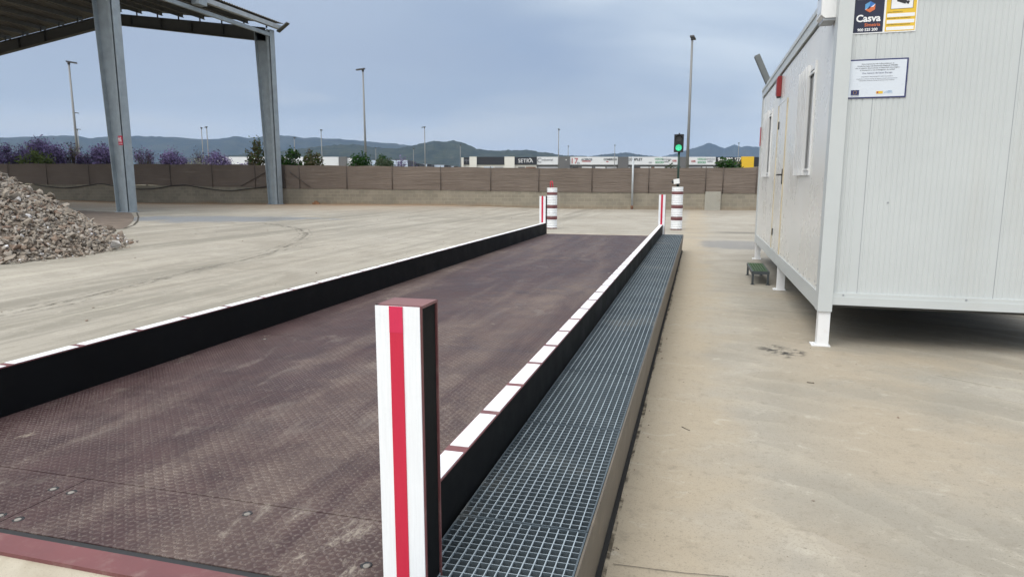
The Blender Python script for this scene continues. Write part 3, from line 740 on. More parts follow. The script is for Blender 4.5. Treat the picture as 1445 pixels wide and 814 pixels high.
# door with cream edge trim
b = MB(); b.box(X0 + 0.014, X0 + 0.05, 10.06, 11.10, 0.50, 2.62)
dr = b.build('door', M['cabin_gloss'], cab, bevel=0.003)
b = MB(); b.box(X0 + 0.016, X0 + 0.05, 10.022, 11.118, 2.63, 3.055); b.build('wall_panel', M['cabin_gloss'], cab)
b = MB(); b.box(X0 + 0.004, X0 + 0.05, 10.022, 10.055, 0.50, 2.625); b.box(X0 + 0.004, X0 + 0.05, 11.103, 11.118, 0.50, 2.625)
b.build('door_frame', M['cream'], dr)
b = MB(); b.box(X0 + 0.002, X0 + 0.013, 10.13, 10.17, 1.47, 1.68); b.tube([(X0 + 0.008, 10.15, 1.60), (X0 - 0.05, 10.15, 1.60), (X0 - 0.05, 10.28, 1.595)], 0.010, 8)
b.build('handle', M['plastic_black'], dr)
b = MB(); b.box(X0 + 0.000, X0 + 0.013, 10.94, 10.98, 2.27, 2.38); b.box(X0 + 0.000, X0 + 0.013, 10.98, 11.02, 0.70, 0.80)
b.build('hinge', M['plastic_black'], dr)
# windows: projecting white frames with security bars
def window(y0, y1, z0, z1):
    b = MB(); f = 0.05; xo, xi = X0 + 0.002, X0 + 0.030
    b.box(xo, xi, y0, y0 + f, z0, z1); b.box(xo, xi, y1 - f, y1, z0, z1)
    b.box(xo, xi, y0 + f, y1 - f, z0, z0 + f); b.box(xo, xi, y0 + f, y1 - f, z1 - 0.07, z1)
    fr = b.build('window_frame', M['white_plastic'], cab, bevel=0.003)
    b = MB(); b.box(X0 + 0.010, X0 + 0.0155, y0 + f, y1 - f, z0 + f, z1 - 0.07); b.build('pane', M['glass_dark'], fr)
    n = 6
    for k in range(n):
        y = y0 + 0.30 + (y1 - y0 - 0.36) * k / (n - 1)
        b = MB(); b.box(X0 - 0.032, X0 + 0.001, y - 0.016, y + 0.018, z0 + 0.004, z1 - 0.004)
        b.build('security_bar', M['white_plastic'], fr, bevel=0.003)
    for za, zb in ((z0 + 0.05, z0 + 0.07), (z1 - 0.12, z1 - 0.10)):
        b = MB(); b.prism([(X0 - 0.012, y0 + 0.01), (X0 + 0.004, y0 + 0.01), (X0 + 0.004, y0 + 0.03), (X0 - 0.002, y0 + 0.03), (X0 - 0.002, y1 - 0.03), (X0 - 0.012, y1 - 0.03)], 'z', za, zb)
        b.build('bar_rail', M['white_plastic'], fr)
window(7.73, 8.74, 1.57, 2.73); window(12.07, 13.14, 1.585, 2.69)
# legs
for (lx, lyy) in ((X0 + 0.004, Y0 + 0.02), (X0 + 0.004, 10.0), (X0 + 0.004, Y1 - 0.13), (X1 - 0.12, Y0 + 0.02), (X1 - 0.12, 10.0), (X1 - 0.12, Y1 - 0.13)):
    b = MB(); b.box(lx + 0.012, lx + 0.112, lyy, lyy + 0.10, 0.012, ZB - 0.006)
    lg = b.build('leg', M['leg_white'], cab, bevel=0.006)
    b = MB(); b.box(lx - 0.035, lx + 0.128, lyy - 0.015, lyy + 0.115, 0.0005, 0.012); b.tube([(lx - 0.015, lyy + 0.02, 0.012), (lx - 0.015, lyy + 0.02, 0.03)], 0.009, 8)
    b.build('base_plate', M['leg_white'], lg)
# rivets
b = MB()
for y in np.arange(6.86, 13.9, 0.42): b.tube([(X0 + 0.018, y, 0.535), (X0 + 0.011, y, 0.535)], 0.007, 8)
for y in (6.80, 6.93): b.tube([(X0 + 0.018, y, 0.56), (X0 + 0.011, y, 0.56)], 0.007, 8)
for x in (1.30, 2.28): b.tube([(x, Y0 + 0.024, 0.486), (x, Y0 + 0.014, 0.486)], 0.009, 8)
b.tube([(1.605, Y0 + 0.045, 1.32), (1.605, Y0 + 0.034, 1.32)], 0.009, 8)
b.build('rivets', M['grey_plastic'], cab)

# wall-mounted things on the cabin
def lettering(body, size, loc, rot, m, parent, align='CENTER', ext=0.0006, name='lettering', bold=0.0):
    cu = bpy.data.curves.new(name, 'FONT'); cu.body = body; cu.size = size; cu.align_x = align; cu.align_y = 'CENTER'; cu.extrude = ext; cu.offset = bold; cu.resolution_u = 3
    cu.materials.append(m)
    tmp = bpy.data.objects.new(name, cu); col.objects.link(tmp)
    me = bpy.data.meshes.new_from_object(tmp.evaluated_get(bpy.context.evaluated_depsgraph_get()))
    me.materials.clear(); me.materials.append(m)
    bpy.data.objects.remove(tmp); bpy.data.curves.remove(cu)
    o = bpy.data.objects.new(name, me); col.objects.link(o)
    o.rotation_euler = rot
    if parent is not None: o.parent = parent; o.location = Vector(loc) - abs_loc(parent)
    else: o.location = loc
    return o
FR = (R(90), 0, 0)     # facing -Y
SY = Y0 + 0.0385       # front of the ribbed panel
def slab(name, x0, x1, z0, z1, y, t, m, parent):
    b = MB(); b.box(x0, x1, y - t, y, z0, z1); return b.build(name, m, parent)

sg = empty('security_sign', (1.45, SY, 2.76), 'two-part dark blue and yellow alarm notice at the top of the ribbed cabin wall', 'sign')
slab('backing_board', 1.205, 1.700, 2.755, 3.056, SY, 0.004, M['ink_white'], sg)
bp = slab('blue_panel', 1.212, 1.448, 2.764, 3.052, SY - 0.004, 0.0012, M['navy'], sg)
yp = slab('yellow_panel', 1.464, 1.692, 2.764, 3.052, SY - 0.004, 0.0012, M['sign_yellow'], sg)
ty = SY - 0.0058
cx, cz, r = 1.338, 2.972, 0.045
def flat(name, pts, y, m, parent, t=0.0006):
    b = MB(); b.prism([(p[0], p[1]) for p in pts], 'y', y - t, y); return b.build(name, m, parent)
hexp = [(cx + r * math.sin(R(60 * k)), cz + r * math.cos(R(60 * k))) for k in range(6)]
flat('emblem', [hexp[0], hexp[1], (cx + r * 0.1, cz - r * 0.05), (cx - r * 0.15, cz + r * 0.12)], ty, M['ink_blue'], bp)
flat('emblem', [hexp[0], (cx - r * 0.15, cz + r * 0.12), (cx - r * 0.3, cz - r * 0.12), hexp[4], hexp[5]], ty, M['sky_blue'], bp)
flat('emblem', [hexp[4], (cx - r * 0.3, cz - r * 0.12), (cx - r * 0.62, cz - r * 0.40)], ty - 0.0008, M['ink_white'], bp)
flat('emblem', [hexp[2], hexp[3], hexp[4], (cx - r * 0.62, cz - r * 0.35), (cx - r * 0.2, cz - r * 0.40), (cx + r * 0.1, cz - r * 0.05), hexp[1]], ty - 0.0004, M['ink_orange'], bp)
flat('emblem', [hexp[1], (cx + r * 0.1, cz - r * 0.05), (cx + r * 0.55, cz - r * 0.02)], ty - 0.0012, M['ink_white'], bp)
lettering('Casva', 0.080, (1.330, ty, 2.878), FR, M['ink_white'], bp, bold=0.0022)
lettering('Simetria', 0.037, (1.365, ty, 2.825), FR, M['ink_orange'], bp, bold=0.0006)
lettering('900 525 200', 0.031, (1.330, ty, 2.786), FR, M['ink_white'], bp, bold=0.0008)
slab('headline_bar', 1.235, 1.405, 3.034, 3.040, ty, 0.0006, M['ink_white'], bp)
wp = slab('white_field', 1.500, 1.664, 2.945, 3.050, ty + 0.0005, 0.0006, M['ink_white'], yp)
b = MB()
for (x0, x1, z0, z1) in ((1.497, 1.667, 2.942, 2.945), (1.497, 1.500, 2.945, 3.05), (1.664, 1.667, 2.945, 3.05)): b.box(x0, x1, ty - 0.0005, ty + 0.0005, z0, z1)
b.build('field_outline', M['ink_black'], yp)
b = MB()
b.obox((1.578, ty - 0.001, 3.008), (1, 0, -0.36), (0, 1, 0), (0.36, 0, 1), 0.036, 0.0006, 0.017)
b.obox((1.626, ty - 0.001, 2.992), (1, 0, -0.36), (0, 1, 0), (0.36, 0, 1), 0.009, 0.0006, 0.013)
b.obox((1.612, ty - 0.001, 2.996), (1, 0, -0.36), (0, 1, 0), (0.36, 0, 1), 0.007, 0.0007, 0.007)
b.build('camera_symbol', M['ink_black'], yp)
for z in (2.893, 2.841, 2.786):
    slab('white_bar', 1.474, 1.684, z - 0.014, z + 0.014, ty + 0.0005, 0.0006, M['ink_white'], yp)
lettering('ZONA VIDEOVIGILADA', 0.011, (1.475, ty, 2.918), FR, M['ink_black'], yp, 'LEFT')
lettering('RESPONSABLE DEL TRATAMIENTO', 0.0115, (1.475, ty, 2.868), FR, M['ink_black'], yp, 'LEFT')
lettering('PUEDE EJERCITAR SUS DERECHOS ANTE', 0.0100, (1.475, ty, 2.816), FR, M['ink_black'], yp, 'LEFT')

pq = empty('funding_plaque', (1.45, SY, 2.2), 'white funding plaque with navy border and small logos on the ribbed wall', 'sign')
PX0, PX1, PZ0, PZ1 = 1.197, 1.668, 2.217, 2.543
slab('border', PX0, PX1, PZ0, PZ1, SY, 0.006, M['navy_frame'], pq)
slab('face', PX0 + 0.011, PX1 - 0.011, PZ0 + 0.011, PZ1 - 0.011, SY - 0.006, 0.001, M['plaque'], pq)
py = SY - 0.0078; pc = (PX0 + PX1) / 2
for s, z, sz, m in (('Este proyecto ha sido cofinanciado por el', 2.503, 0.0150, 'ink_black'), ('Fondo Europeo de Desarrollo Regional (FEDER)', 2.486, 0.0160, 'ink_black'),
                    ('con el objetivo de promover el desarrollo tecnológico,', 2.469, 0.0155, 'ink_black'), ('la innovación y una investigación de calidad', 2.452, 0.0155, 'ink_black'),
                    ('Una manera de hacer Europa', 2.427, 0.0200, 'navy_frame'), ('Importante: documentación sobre el proyecto', 2.398, 0.0130, 'ink_grey'),
                    ('Instalación y puesta en marcha de báscula y de planta de tratamiento', 2.380, 0.0115, 'ink_grey'), ('cofinanciado mediante el programa operativo plurirregional', 2.366, 0.0115, 'ink_grey')):
    lettering(s, sz, (pc, py, z), FR, M[m], pq, bold=-0.0002)
fl = slab('flag', 1.237, 1.302, 2.246, 2.288, py + 0.0006, 0.0008, M['navy_frame'], pq)
b = MB()
for k in range(12):
    a = 2 * math.pi * k / 12; b.box(1.2695 + 0.0135 * math.cos(a) - 0.0016, 1.2695 + 0.0135 * math.cos(a) + 0.0016, py - 0.0009, py - 0.0002, 2.267 + 0.0135 * math.sin(a) - 0.0016, 2.267 + 0.0135 * math.sin(a) + 0.0016)
b.build('star_ring', M['sign_yellow'], fl)
lettering('UNIÓN EUROPEA', 0.0085, (1.2695, py, 2.238), FR, M['ink_black'], pq)
lg = slab('yellow_logo', 1.437, 1.489, 2.252, 2.274, py + 0.0006, 0.0008, M['sign_yellow'], pq)
slab('coat_of_arms', 1.442, 1.454, 2.255, 2.271, py - 0.0002, 0.0006, M['ink_red'], lg)
b = MB(); b.bar((1.496, py, 2.270), (1.503, py, 2.256), 0.003, 0.001); b.bar((1.503, py, 2.256), (1.519, py, 2.276), 0.003, 0.001)
b.build('tick_logo', M['sky_blue'], pq)
lettering('CDTI', 0.019, (1.541, py, 2.261), FR, M['sky_blue'], pq); lettering('CIENCIA', 0.008, (1.541, py, 2.274), FR, M['sky_blue'], pq)

al = empty('alarm_siren', (X0, 6.93, 2.96), 'white boxy alarm siren mounted high by the cabin corner', 'siren')
b = MB(); b.prism([(X0 - 0.12, 2.955), (X0 - 0.085, 2.925), (X0 + 0.012, 2.925), (X0 + 0.012, 3.30), (X0 - 0.085, 3.30), (X0 - 0.12, 3.26)], 'y', 6.73, 6.99)
b.build('housing', M['white_plastic'], al, bevel=0.012)
b = MB(); b.box(X0 - 0.10, X0 + 0.010, 6.74, 6.98, 2.905, 2.924); b.build('base', M['grey_plastic'], al, bevel=0.004)
b = MB(); b.box(X0 - 0.1225, X0 - 0.1205, 6.77, 6.95, 2.98, 3.25); lb = b.build('front_sticker', M['plaque'], al)
lettering('Casva', 0.06, (X0 - 0.1235, 6.86, 3.13), (R(90), 0, R(-90)), M['navy'], al)

rd = empty('fire_siren', (X0, 10.9, 2.74), 'red siren box on the long cabin wall above the door', 'siren')
b = MB(); b.prism([(X0 - 0.055, 2.78), (X0 - 0.04, 2.745), (X0 + 0.012, 2.745), (X0 + 0.012, 3.035), (X0 - 0.04, 3.035), (X0 - 0.055, 3.0)], 'y', 10.92, 11.05)
b.build('housing', M['red_plastic'], rd, bevel=0.012)
b = MB(); b.box(X0 - 0.04, X0 + 0.005, 10.935, 11.035, 2.73, 2.744); b.build('base', M['dark_steel'], rd)

b = MB(); b.box(X0 - 0.016, X0 - 0.001, Y1 - 0.16, Y1 - 0.10, 2.18, 2.53)
tag(b.build('wall_sign', M['ink_red'], None), 'small red sign plate seen edge-on at the far end of the long cabin wall', 'sign')

bk = empty('roof_bracket', (X0, 13.2, ZR), 'bare grey steel bracket arm slanting up from the far cabin roof edge', 'bracket')
b = MB(); p, q = Vector((X0 + 0.02, 13.2, ZR - 0.01)), Vector((X0 - 0.205, 13.2, ZR + 0.475))
d = (q - p).normalized(); n = d.cross(Vector((0, 1, 0)))
b.obox((p + q) / 2 + n * 0.03, d, (0, 1, 0), n, (q - p).length / 2, 0.06, 0.004)
b.obox((p + q) / 2 + Vector((0, 0.056, 0)), d, (0, 1, 0), n, (q - p).length / 2, 0.004, 0.048)
b.obox((p + q) / 2 - Vector((0, 0.056, 0)), d, (0, 1, 0), n, (q - p).length / 2, 0.004, 0.048)
b.build('arm', M['bracket'], bk)
b = MB(); b.box(X0 - 0.02, X0 + 0.10, 13.12, 13.28, ZR, ZR + 0.012); b.build('foot', M['bracket'], bk)
b = MB(); b.obox(p.lerp(q, 0.45) + n * 0.0345, d, (0, 1, 0), n, 0.07, 0.014, 0.0012); b.build('slot', M['plastic_black'], bk)

st = empty('step_stool', (0.92, 11.0, 0), 'low step with green grating top by the cabin door', 'step')
b = MB()
for k in range(6):
    x = 0.80 + 0.037 * k + 0.014
    b.box(x, x + 0.026, 10.47, 11.53, 0.185, 0.203)
for k in range(22):
    y = 10.49 + k * 0.049; b.box(0.81, 1.035, y, y + 0.010, 0.180, 0.196)
b.build('tread', M['green_grp'], st)
b = MB(); b.box(0.795, 1.045, 10.45, 10.47, 0.155, 0.20); b.box(0.795, 1.045, 11.53, 11.55, 0.155, 0.20); b.box(0.795, 0.812, 10.47, 11.53, 0.155, 0.20); b.box(1.030, 1.045, 10.47, 11.53, 0.155, 0.20)
b.build('frame', M['stool_frame'], st)
for x, y in ((0.80, 10.455), (1.012, 10.455), (0.80, 11.515), (1.012, 11.515)):
    b = MB(); b.box(x, x + 0.030, y, y + 0.030, 0.006, 0.156); lgx = b.build('leg', M['stool_frame'], st)
    b = MB(); b.box(x - 0.014, x + 0.044, y - 0.014, y + 0.044, 0.0005, 0.007); b.build('foot_plate', M['stool_frame'], lgx)

# ------------------------------------------------------------------ striped bollards, traffic light
def bollard(cx, cy, h, r, label):
    t = empty('striped_bollard', (cx, cy, 0), label, 'bollard', 'striped pipe bollards at the far end of the weighbridge')
    def col_mb(z0, z1, ridges=True):
        prof = []; n = max(1, round((z1 - z0) / 0.052))
        for k in range(n):
            a = z0 + (z1 - z0) * k / n; w = (z1 - z0) / n
            prof += [(r - 0.014, a), (r - 0.014, a + w * .22), (r, a + w * .38), (r, a + w * .84), (r - 0.014, a + w * .98)]
        m = MB(); m.lathe(cx, cy, prof, 36); return m
    s = h / 1.335
    bands = [(0.0, 0.024, 0), (0.024, 0.302, 1), (0.302, 0.406, 0), (0.406, 0.672, 1), (0.672, 0.772, 0), (0.772, 1.106, 1), (1.106, 1.19, 0), (1.19, 1.335, 1)]
    for a, c, w in bands:
        if w: col_mb(a * s, c * s).build('pipe_section', M['white_paint'], t)
        else:
            m = MB(); m.lathe(cx, cy, [(r - 0.004, a * s + 0.001), (r + 0.002, a * s + 0.01), (r + 0.002, c * s - 0.01), (r - 0.004, c * s - 0.001)], 36)
            m.build('maroon_band', M['maroon_paint'], t)
    m = MB(); m.lathe(cx, cy, [(r - 0.02, h - 0.02), (r - 0.02, h + 0.004), (r - 0.06, h + 0.006)], 32); m.build('concrete_fill', M['pillar'], t)
    return t
bollard(-0.665, 22.1, 1.345, 0.178, 'striped white pipe bollard carrying the traffic light pole')
bl = bollard(-4.60, 21.6, 1.31, 0.168, 'striped white pipe bollard with a rusty red hook on top')
b = MB(); pts = [(-4.66, 21.6, 1.29)] + [(-4.66 + 0.035 * (1 - math.cos(a)), 21.6, 1.47 + 0.05 * math.sin(a)) for a in np.linspace(0, math.pi, 9)] + [(-4.575, 21.6, 1.29)]
b.tube(pts, 0.016, 8); b.build('lifting_hook', M['red_paint'], bl)

tl = empty('traffic_light', (-0.665, 22.1, 1.34), 'black two-lamp traffic signal showing green', 'traffic light')
b = MB(); b.tube([(-0.665, 22.1, 1.351), (-0.665, 22.1, 2.44)], 0.034, 14); b.lathe(-0.665, 22.1, [(0.075, 1.352), (0.075, 1.365), (0.04, 1.367)], 18)
b.build('pole', M['green_pole'], tl)
b = MB(); b.box(-0.825, -0.535, 22.02, 22.20, 2.42, 2.965); b.build('housing', M['plastic_black'], tl, bevel=0.012)
b = MB(); b.tube([(-0.675, 22.1, 2.965), (-0.675, 22.1, 3.005)], 0.022, 10); b.build('cap', M['plastic_black'], tl)
for z, m, nm in ((2.83, 'lens_off', 'red_lamp'), (2.555, 'green_lit', 'green_lamp')):
    b = MB(); b.tube([(-0.68, 22.018, z), (-0.68, 22.004, z)], [0.098, 0.090], 28); lens = b.build(nm, M[m], tl)
    b = MB(); prev = None; rr = 0.106
    for k in range(17):
        a = math.pi * (-0.12 + 1.24 * k / 16)
        dd = 0.13 * max(0.12, math.sin(max(0, min(math.pi, a))) ** 0.5 if 0 < a < math.pi else 0.12)
        o_ = [(-0.68 + q * math.cos(a), y, z + q * math.sin(a)) for q, y in ((rr, 22.019), (rr, 22.019 - dd), (rr + 0.005, 22.019 - dd), (rr + 0.005, 22.019))]
        ring = [b.bm.verts.new(v) for v in o_]
        if prev:
            for i in range(4): b.bm.faces.new((prev[i], prev[(i + 1) % 4], ring[(i + 1) % 4], ring[i]))
        prev = ring
    b.build('visor', M['plastic_black'], lens)

cm = empty('security_camera', (-0.72, 22.0, 1.36), 'small white bullet camera clamped low on the traffic light pole', 'camera')
b = MB(); b.obox((-0.70, 21.97, 1.52), (0.85, -0.1, 0.12), (0.1, 1, 0), (-0.12, 0, 1), 0.085, 0.065, 0.075); b.build('body', M['white_plastic'], cm, bevel=0.022)
b = MB(); b.tube([(-0.775, 21.97, 1.508), (-0.85, 21.96, 1.497)], 0.045, 16); b.build('lens', M['plastic_black'], cm)
b = MB(); b.tube([(-0.69, 21.98, 1.45), (-0.665, 22.05, 1.42)], 0.022, 8); b.lathe(-0.665, 22.1, [(0.043, 1.39), (0.043, 1.45)], 14); b.build('bracket', M['plastic_black'], cm)

# ------------------------------------------------------------------ boundary wall, fence
def wy(x): return 38.4 + 0.06 * (x - 2.7)
def wtop(x):
    P = [(-62, 1.42), (-41, 1.36), (-32, 1.26), (-25, 1.155), (-15.6, 1.085), (-8.5, 0.985), (-1, 0.937), (16, 0.937)]
    for (a, za), (c, zc) in zip(P, P[1:]):
        if a <= x <= c: return za + (zc - za) * (x - a) / (c - a)
    return P[-1][1]
def ftop(x):
    P = [(-62, 2.80), (-41, 2.70), (-32, 2.61), (-25, 2.53), (-15.6, 2.39), (-8.5, 2.27), (-1, 2.255), (16, 2.24)]
    for (a, za), (c, zc) in zip(P, P[1:]):
        if a <= x <= c: return za + (zc - za) * (x - a) / (c - a)
    return P[-1][1]
wl = empty('boundary_wall', (-20, wy(-20), 0), 'low grey block wall running along the far edge of the yard', 'wall')
b = MB(); X = [-60 + 2 * k for k in range(39)]
prev = None
for x in X:
    ring = [b.bm.verts.new(v) for v in ((x, wy(x), -0.1), (x, wy(x), wtop(x)), (x, wy(x) + 0.2, wtop(x)), (x, wy(x) + 0.2, -0.1))]
    if prev:
        for i in range(4): b.bm.faces.new((prev[i], prev[(i + 1) % 4], ring[(i + 1) % 4], ring[i]))
    prev = ring
b.build('blockwork', M['wall'], wl)
b = MB(); b.box(0.30, 1.12, wy(0.7) - 0.10, wy(0.7) + 0.30, 0, 0.99)
b.build('pillar', M['pillar'], wl, bevel=0.01)

fn = empty('netting_fence', (-20, wy(-20), 1.1), 'brown shade-netting fence standing along the top of the block wall', 'fence')
b = MB(); nz = 9; cols_ = []
for i in range(381):
    x = -60 + 0.2 * i
    c_ = []
    for j in range(nz):
        v = j / (nz - 1)
        bottom = wtop(x) - 0.03
        if x < -25: bottom += 0.03 + 0.10 * noise.noise(Vector((x * 0.33, 2.0, 0)))
        top = ftop(x) + 0.025 * noise.noise(Vector((x * 0.7, 5.0, 0))) - 0.03 * abs(math.sin((x + 0.3) * math.pi / 3.05)) + 0.015
        z = bottom + (top - bottom) * v
        wr = 0.035 * noise.noise(Vector((x * 0.45, z * 3.5, 1.0))) + 0.02 * noise.noise(Vector((x * 1.3, z * 7, 3.0)))
        c_.append(b.bm.verts.new((x, wy(x) - 0.03 + wr * (1 if 0 < j < nz - 1 else .3), z)))
    cols_.append(c_)
for a, c in zip(cols_, cols_[1:]):
    for j in range(nz - 1):
        f = b.bm.faces.new((a[j], c[j], c[j + 1], a[j + 1])); f.smooth = True
b.build('netting', M['net'], fn)
px_ = [-57.5, -54.4, -51.4, -48.3, -45.1, -42.0, -38.7, -35.7, -32.6, -29.6, -26.6, -23.6, -20.5, -17.6, -14.6, -11.6, -8.8, -5.8, -2.7, 0.3, 1.2, 2.9, 5.9, 9.0, 12.0]
for x in px_:
    b = MB(); b.tube([(x, wy(x) - 0.078, wtop(x) - 0.05), (x, wy(x) - 0.078, ftop(x) + 0.06)], 0.019, 8); b.build('fence_post', M['fence_post'], fn)
b = MB(); b.box(-24.85, -24.55, wy(-24.7) - 0.14, wy(-24.7) - 0.07, wtop(-24.7) - 0.04, ftop(-24.7)); b.build('seam_fold', M['fence_post'], fn)
for xa, xb in ((-27.6, -25.8), (-24.2, -22.9)):
    b = MB(); b.tube([(xa, wy(xa) - 0.10, wtop(xa) + (0.05 if xa < -25 else 0.95)), (xb, wy(xb) - 0.10, wtop(xb) + (0.95 if xa < -25 else 0.05))], 0.022, 8); b.build('brace', M['fence_post'], fn)
b = MB(); pts = []
for i in range(70):
    x = -43 + i * 0.262
    sag = 0.30 * abs(math.sin((x + 1.2) * 0.515)) ** 1.4
    pts.append((x, wy(x) - 0.13, wtop(x) + 0.06 - sag + 0.03 * noise.noise(Vector((x * 0.9, 0, 0)))))
b.tube(pts, 0.028, 8)
tag(b.build('hose', M['hose'], None), 'sagging black hose slung along the bottom of the netting fence', 'hose')
b = MB(); xg = -3.55
b.tube([(xg, 37.75, 0.0), (xg, 37.75, 2.86)], 0.055, 12); b.box(xg - 0.08, xg + 0.08, 37.67, 37.83, 0, 0.015)
gp = empty('steel_post', (xg, 37.75, 0), 'plain light grey steel post standing in front of the fence', 'post')
o = b.build('shaft', M['galv_light'], gp)
b = MB(); b.lathe(xg, 37.75, [(0.066, 0.0), (0.066, 0.20), (0.058, 0.22)], 12); b.build('rusty_foot', M['rust'], gp)
b = MB()
for dx, dz, s in ((0, 0.06, 0.12), (0.20, 0.07, 0.10), (0.09, 0.15, 0.08)):
    b.obox((-22.5 + dx, wy(-22.5) - 0.35, gz(-22.5) + dz), (1, 0.3, 0.2 * dx), (-.3, 1, 0), (0, 0, 1), s, 0.08, 0.06)
tag(b.build('rubble_chunk', M['terracotta'], None, bevel=0.03), 'small orange heap of broken brick at the wall foot', 'brick')

# ------------------------------------------------------------------ steel canopy
cn = empty('steel_canopy', (-35.7, 25, 0.2), 'tall open steel shed frame with corrugated roof over the left of the yard', 'canopy')
XO, XR = -24.4, -35.7
def ztop(x): return 10.30 + (11.83 - 10.30) * (1 - abs(x - XR) / (XO - XR))
def column(y, side):
    """tapered built-up column; outer face vertical at XO (side=1) or mirrored"""
    sx = (lambda x: x) if side > 0 else (lambda x: 2 * XR - x - 4)
    b = MB(); zb, zt = 0.19, ztop(XO if side > 0 else XO + 4) - 0.05
    hb, ht = 0.74, 1.08; hy = 0.21; tf = 0.03
    def taper_box(x0b, x1b, x0t, x1t, y0, y1, m=0):
        v = [b.bm.verts.new(p) for p in ((sx(x0b), y0, zb), (sx(x1b), y0, zb), (sx(x1b), y1, zb), (sx(x0b), y1, zb), (sx(x0t), y0, zt), (sx(x1t), y0, zt), (sx(x1t), y1, zt), (sx(x0t), y1, zt))]
        for ids in ((0, 3, 2, 1), (4, 5, 6, 7), (0, 1, 5, 4), (1, 2, 6, 5), (2, 3, 7, 6), (3, 0, 4, 7)): b.bm.faces.new([v[i] for i in ids]).material_index = m
    taper_box(XO - tf, XO, XO - tf, XO, y - hy, y + hy)                                      # outer flange
    taper_box(XO - hb, XO - hb + tf, XO - ht, XO - ht + tf, y - hy, y + hy)                  # inner flange
    taper_box(XO - hb + tf, XO - tf, XO - ht + tf, XO - tf, y - 0.012, y + 0.012)            # web
    taper_box(XO - 0.26, XO - 0.24, XO - 0.26, XO - 0.24, y - hy, y - 0.012)                 # side box plates
    taper_box(XO - 0.24, XO - 0.10, XO - 0.24, XO - 0.10, y - hy, y - hy + 0.02)
    taper_box(XO - 0.26, XO - 0.24, XO - 0.26, XO - 0.24, y + 0.012, y + hy)
    b.box(min(sx(XO + 0.06), sx(XO - hb - 0.06)), max(sx(XO + 0.06), sx(XO - hb - 0.06)), y - hy - 0.05, y + hy + 0.05, 0.15, 0.188)
    return b.build('column', M['galv'], cn)
FY = (14.0, 24.75, 35.9)
for y in FY:
    for s in (1, -1): column(y, s)
    b = MB()
    for s in (1, -1):
        f = (lambda x: x) if s > 0 else (lambda x: 2 * XR - x)
        xa = XO - 0.45 + (0 if s > 0 else 4)
        pr = [(f(xa), ztop(xa) - 0.72), (f(xa), ztop(xa)), (XR, ztop(XR)), (XR, ztop(XR) - 0.62)]
        for (y0, y1, dz0, dz1) in ((y - 0.012, y + 0.012, 0, 0),): b.prism(pr, 'y', y0, y1)
        b.prism([(f(xa), ztop(xa) - 0.74), (f(xa), ztop(xa) - 0.715), (XR, ztop(XR) - 0.615), (XR, ztop(XR) - 0.64)], 'y', y - 0.17, y + 0.17)
        b.prism([(f(xa), ztop(xa)), (f(xa), ztop(xa) + 0.02), (XR, ztop(XR) + 0.02), (XR, ztop(XR))], 'y', y - 0.17, y + 0.17)
        for k in range(5):
            xx = f(xa - 0.6 - k * 2.2); zz = ztop(xx)
            b.box(xx - 0.01, xx + 0.01, y - 0.16, y - 0.013, zz - 0.60, zz - 0.005)
    b.build('rafter', M['dark_steel'], cn)
YN, YF = 11.5, 36.55
for s in (1, -1):
    f = (lambda x: x) if s > 0 else (lambda x: 2 * XR - x)
    for k in range(8 if s > 0 else 11):
        xx = XO - 0.35 - k * 1.52 + (0 if s > 0 else 4)
        z = ztop(xx) + 0.20
        b = MB(); xw = f(xx)
        b.box(xw - 0.006, xw + 0.006, YN, YF - 0.25, z + 0.012, z + 0.235)
        b.box(xw - (0.07 if s > 0 else -0.006), xw + (-0.006 if s > 0 else 0.07), YN, YF - 0.25, z + 0.222, z + 0.235)
        b.box(xw + (0.006 if s > 0 else -0.07), xw + (0.07 if s > 0 else -0.006), YN, YF - 0.25, z + 0.012, z + 0.026)
        b.build('purlin', M['purlin'], cn)
        b = MB()
        for y in FY: b.box(xw - 0.05, xw + 0.05, y - 0.006, y + 0.006, z - 0.178, z + 0.15)
        b.build('cleat', M['dark_steel'], cn)
    # corrugated sheet, ribs running down the slope
    prof = []; y = YN
    while y < YF:
        prof += [(y, 0), (y + 0.10, 0), (y + 0.125, 0.045), (y + 0.165, 0.045), (y + 0.19, 0)]; y += 0.205
    vs, fs = [], []
    xo_ = XO if s > 0 else XO + 4; xe, xr = f(xo_ + 0.25), XR
    for (yy, h) in prof:
        vs += [(xe, yy, ztop(xo_) - 0.034 + 0.452 + h), (xr, yy, ztop(XR) + 0.452 + h)]
    for k in range(len(prof) - 1): fs.append((2 * k, 2 * k + 2, 2 * k + 3, 2 * k + 1))
    o = mesh_np('roof_sheet', vs, fs, M['roof_sheet'], cn, origin=tuple(abs_loc(cn)))
# eave strut, box gutter, rain head and gutter end bracket on the visible side
b = MB(); b.box(XO - 0.16, XO - 0.02, YN, 35.7, 9.86, 9.875); b.box(XO - 0.03, XO - 0.018, YN, 35.7, 9.876, 10.04); b.box(XO - 0.16, XO - 0.02, YN, 35.7, 10.041, 10.055); b.build('eave_strut', M['galv'], cn)
b = MB(); b.prism([(XO + 0.02, 10.36), (XO + 0.02, 10.59), (XO + 0.035, 10.59), (XO + 0.035, 10.375), (XO + 0.24, 10.375), (XO + 0.24, 10.59), (XO + 0.255, 10.59), (XO + 0.255, 10.36)], 'y', YN, 36.5)
b.build('gutter', M['galv_light'], cn)
b = MB(); b.box(XO - 0.02, XO + 0.40, 29.4, 30.0, 10.12, 10.68); b.build('rain_head', M['galv'], cn, bevel=0.02)
b = MB(); p, q = Vector((XO + 0.1, 36.35, 10.22)), Vector((XO + 0.80, 36.35, 10.68)); b.bar(p, q, 0.30, 0.07); b.build('gutter_bracket', M['dark_steel'], cn)
b = MB()
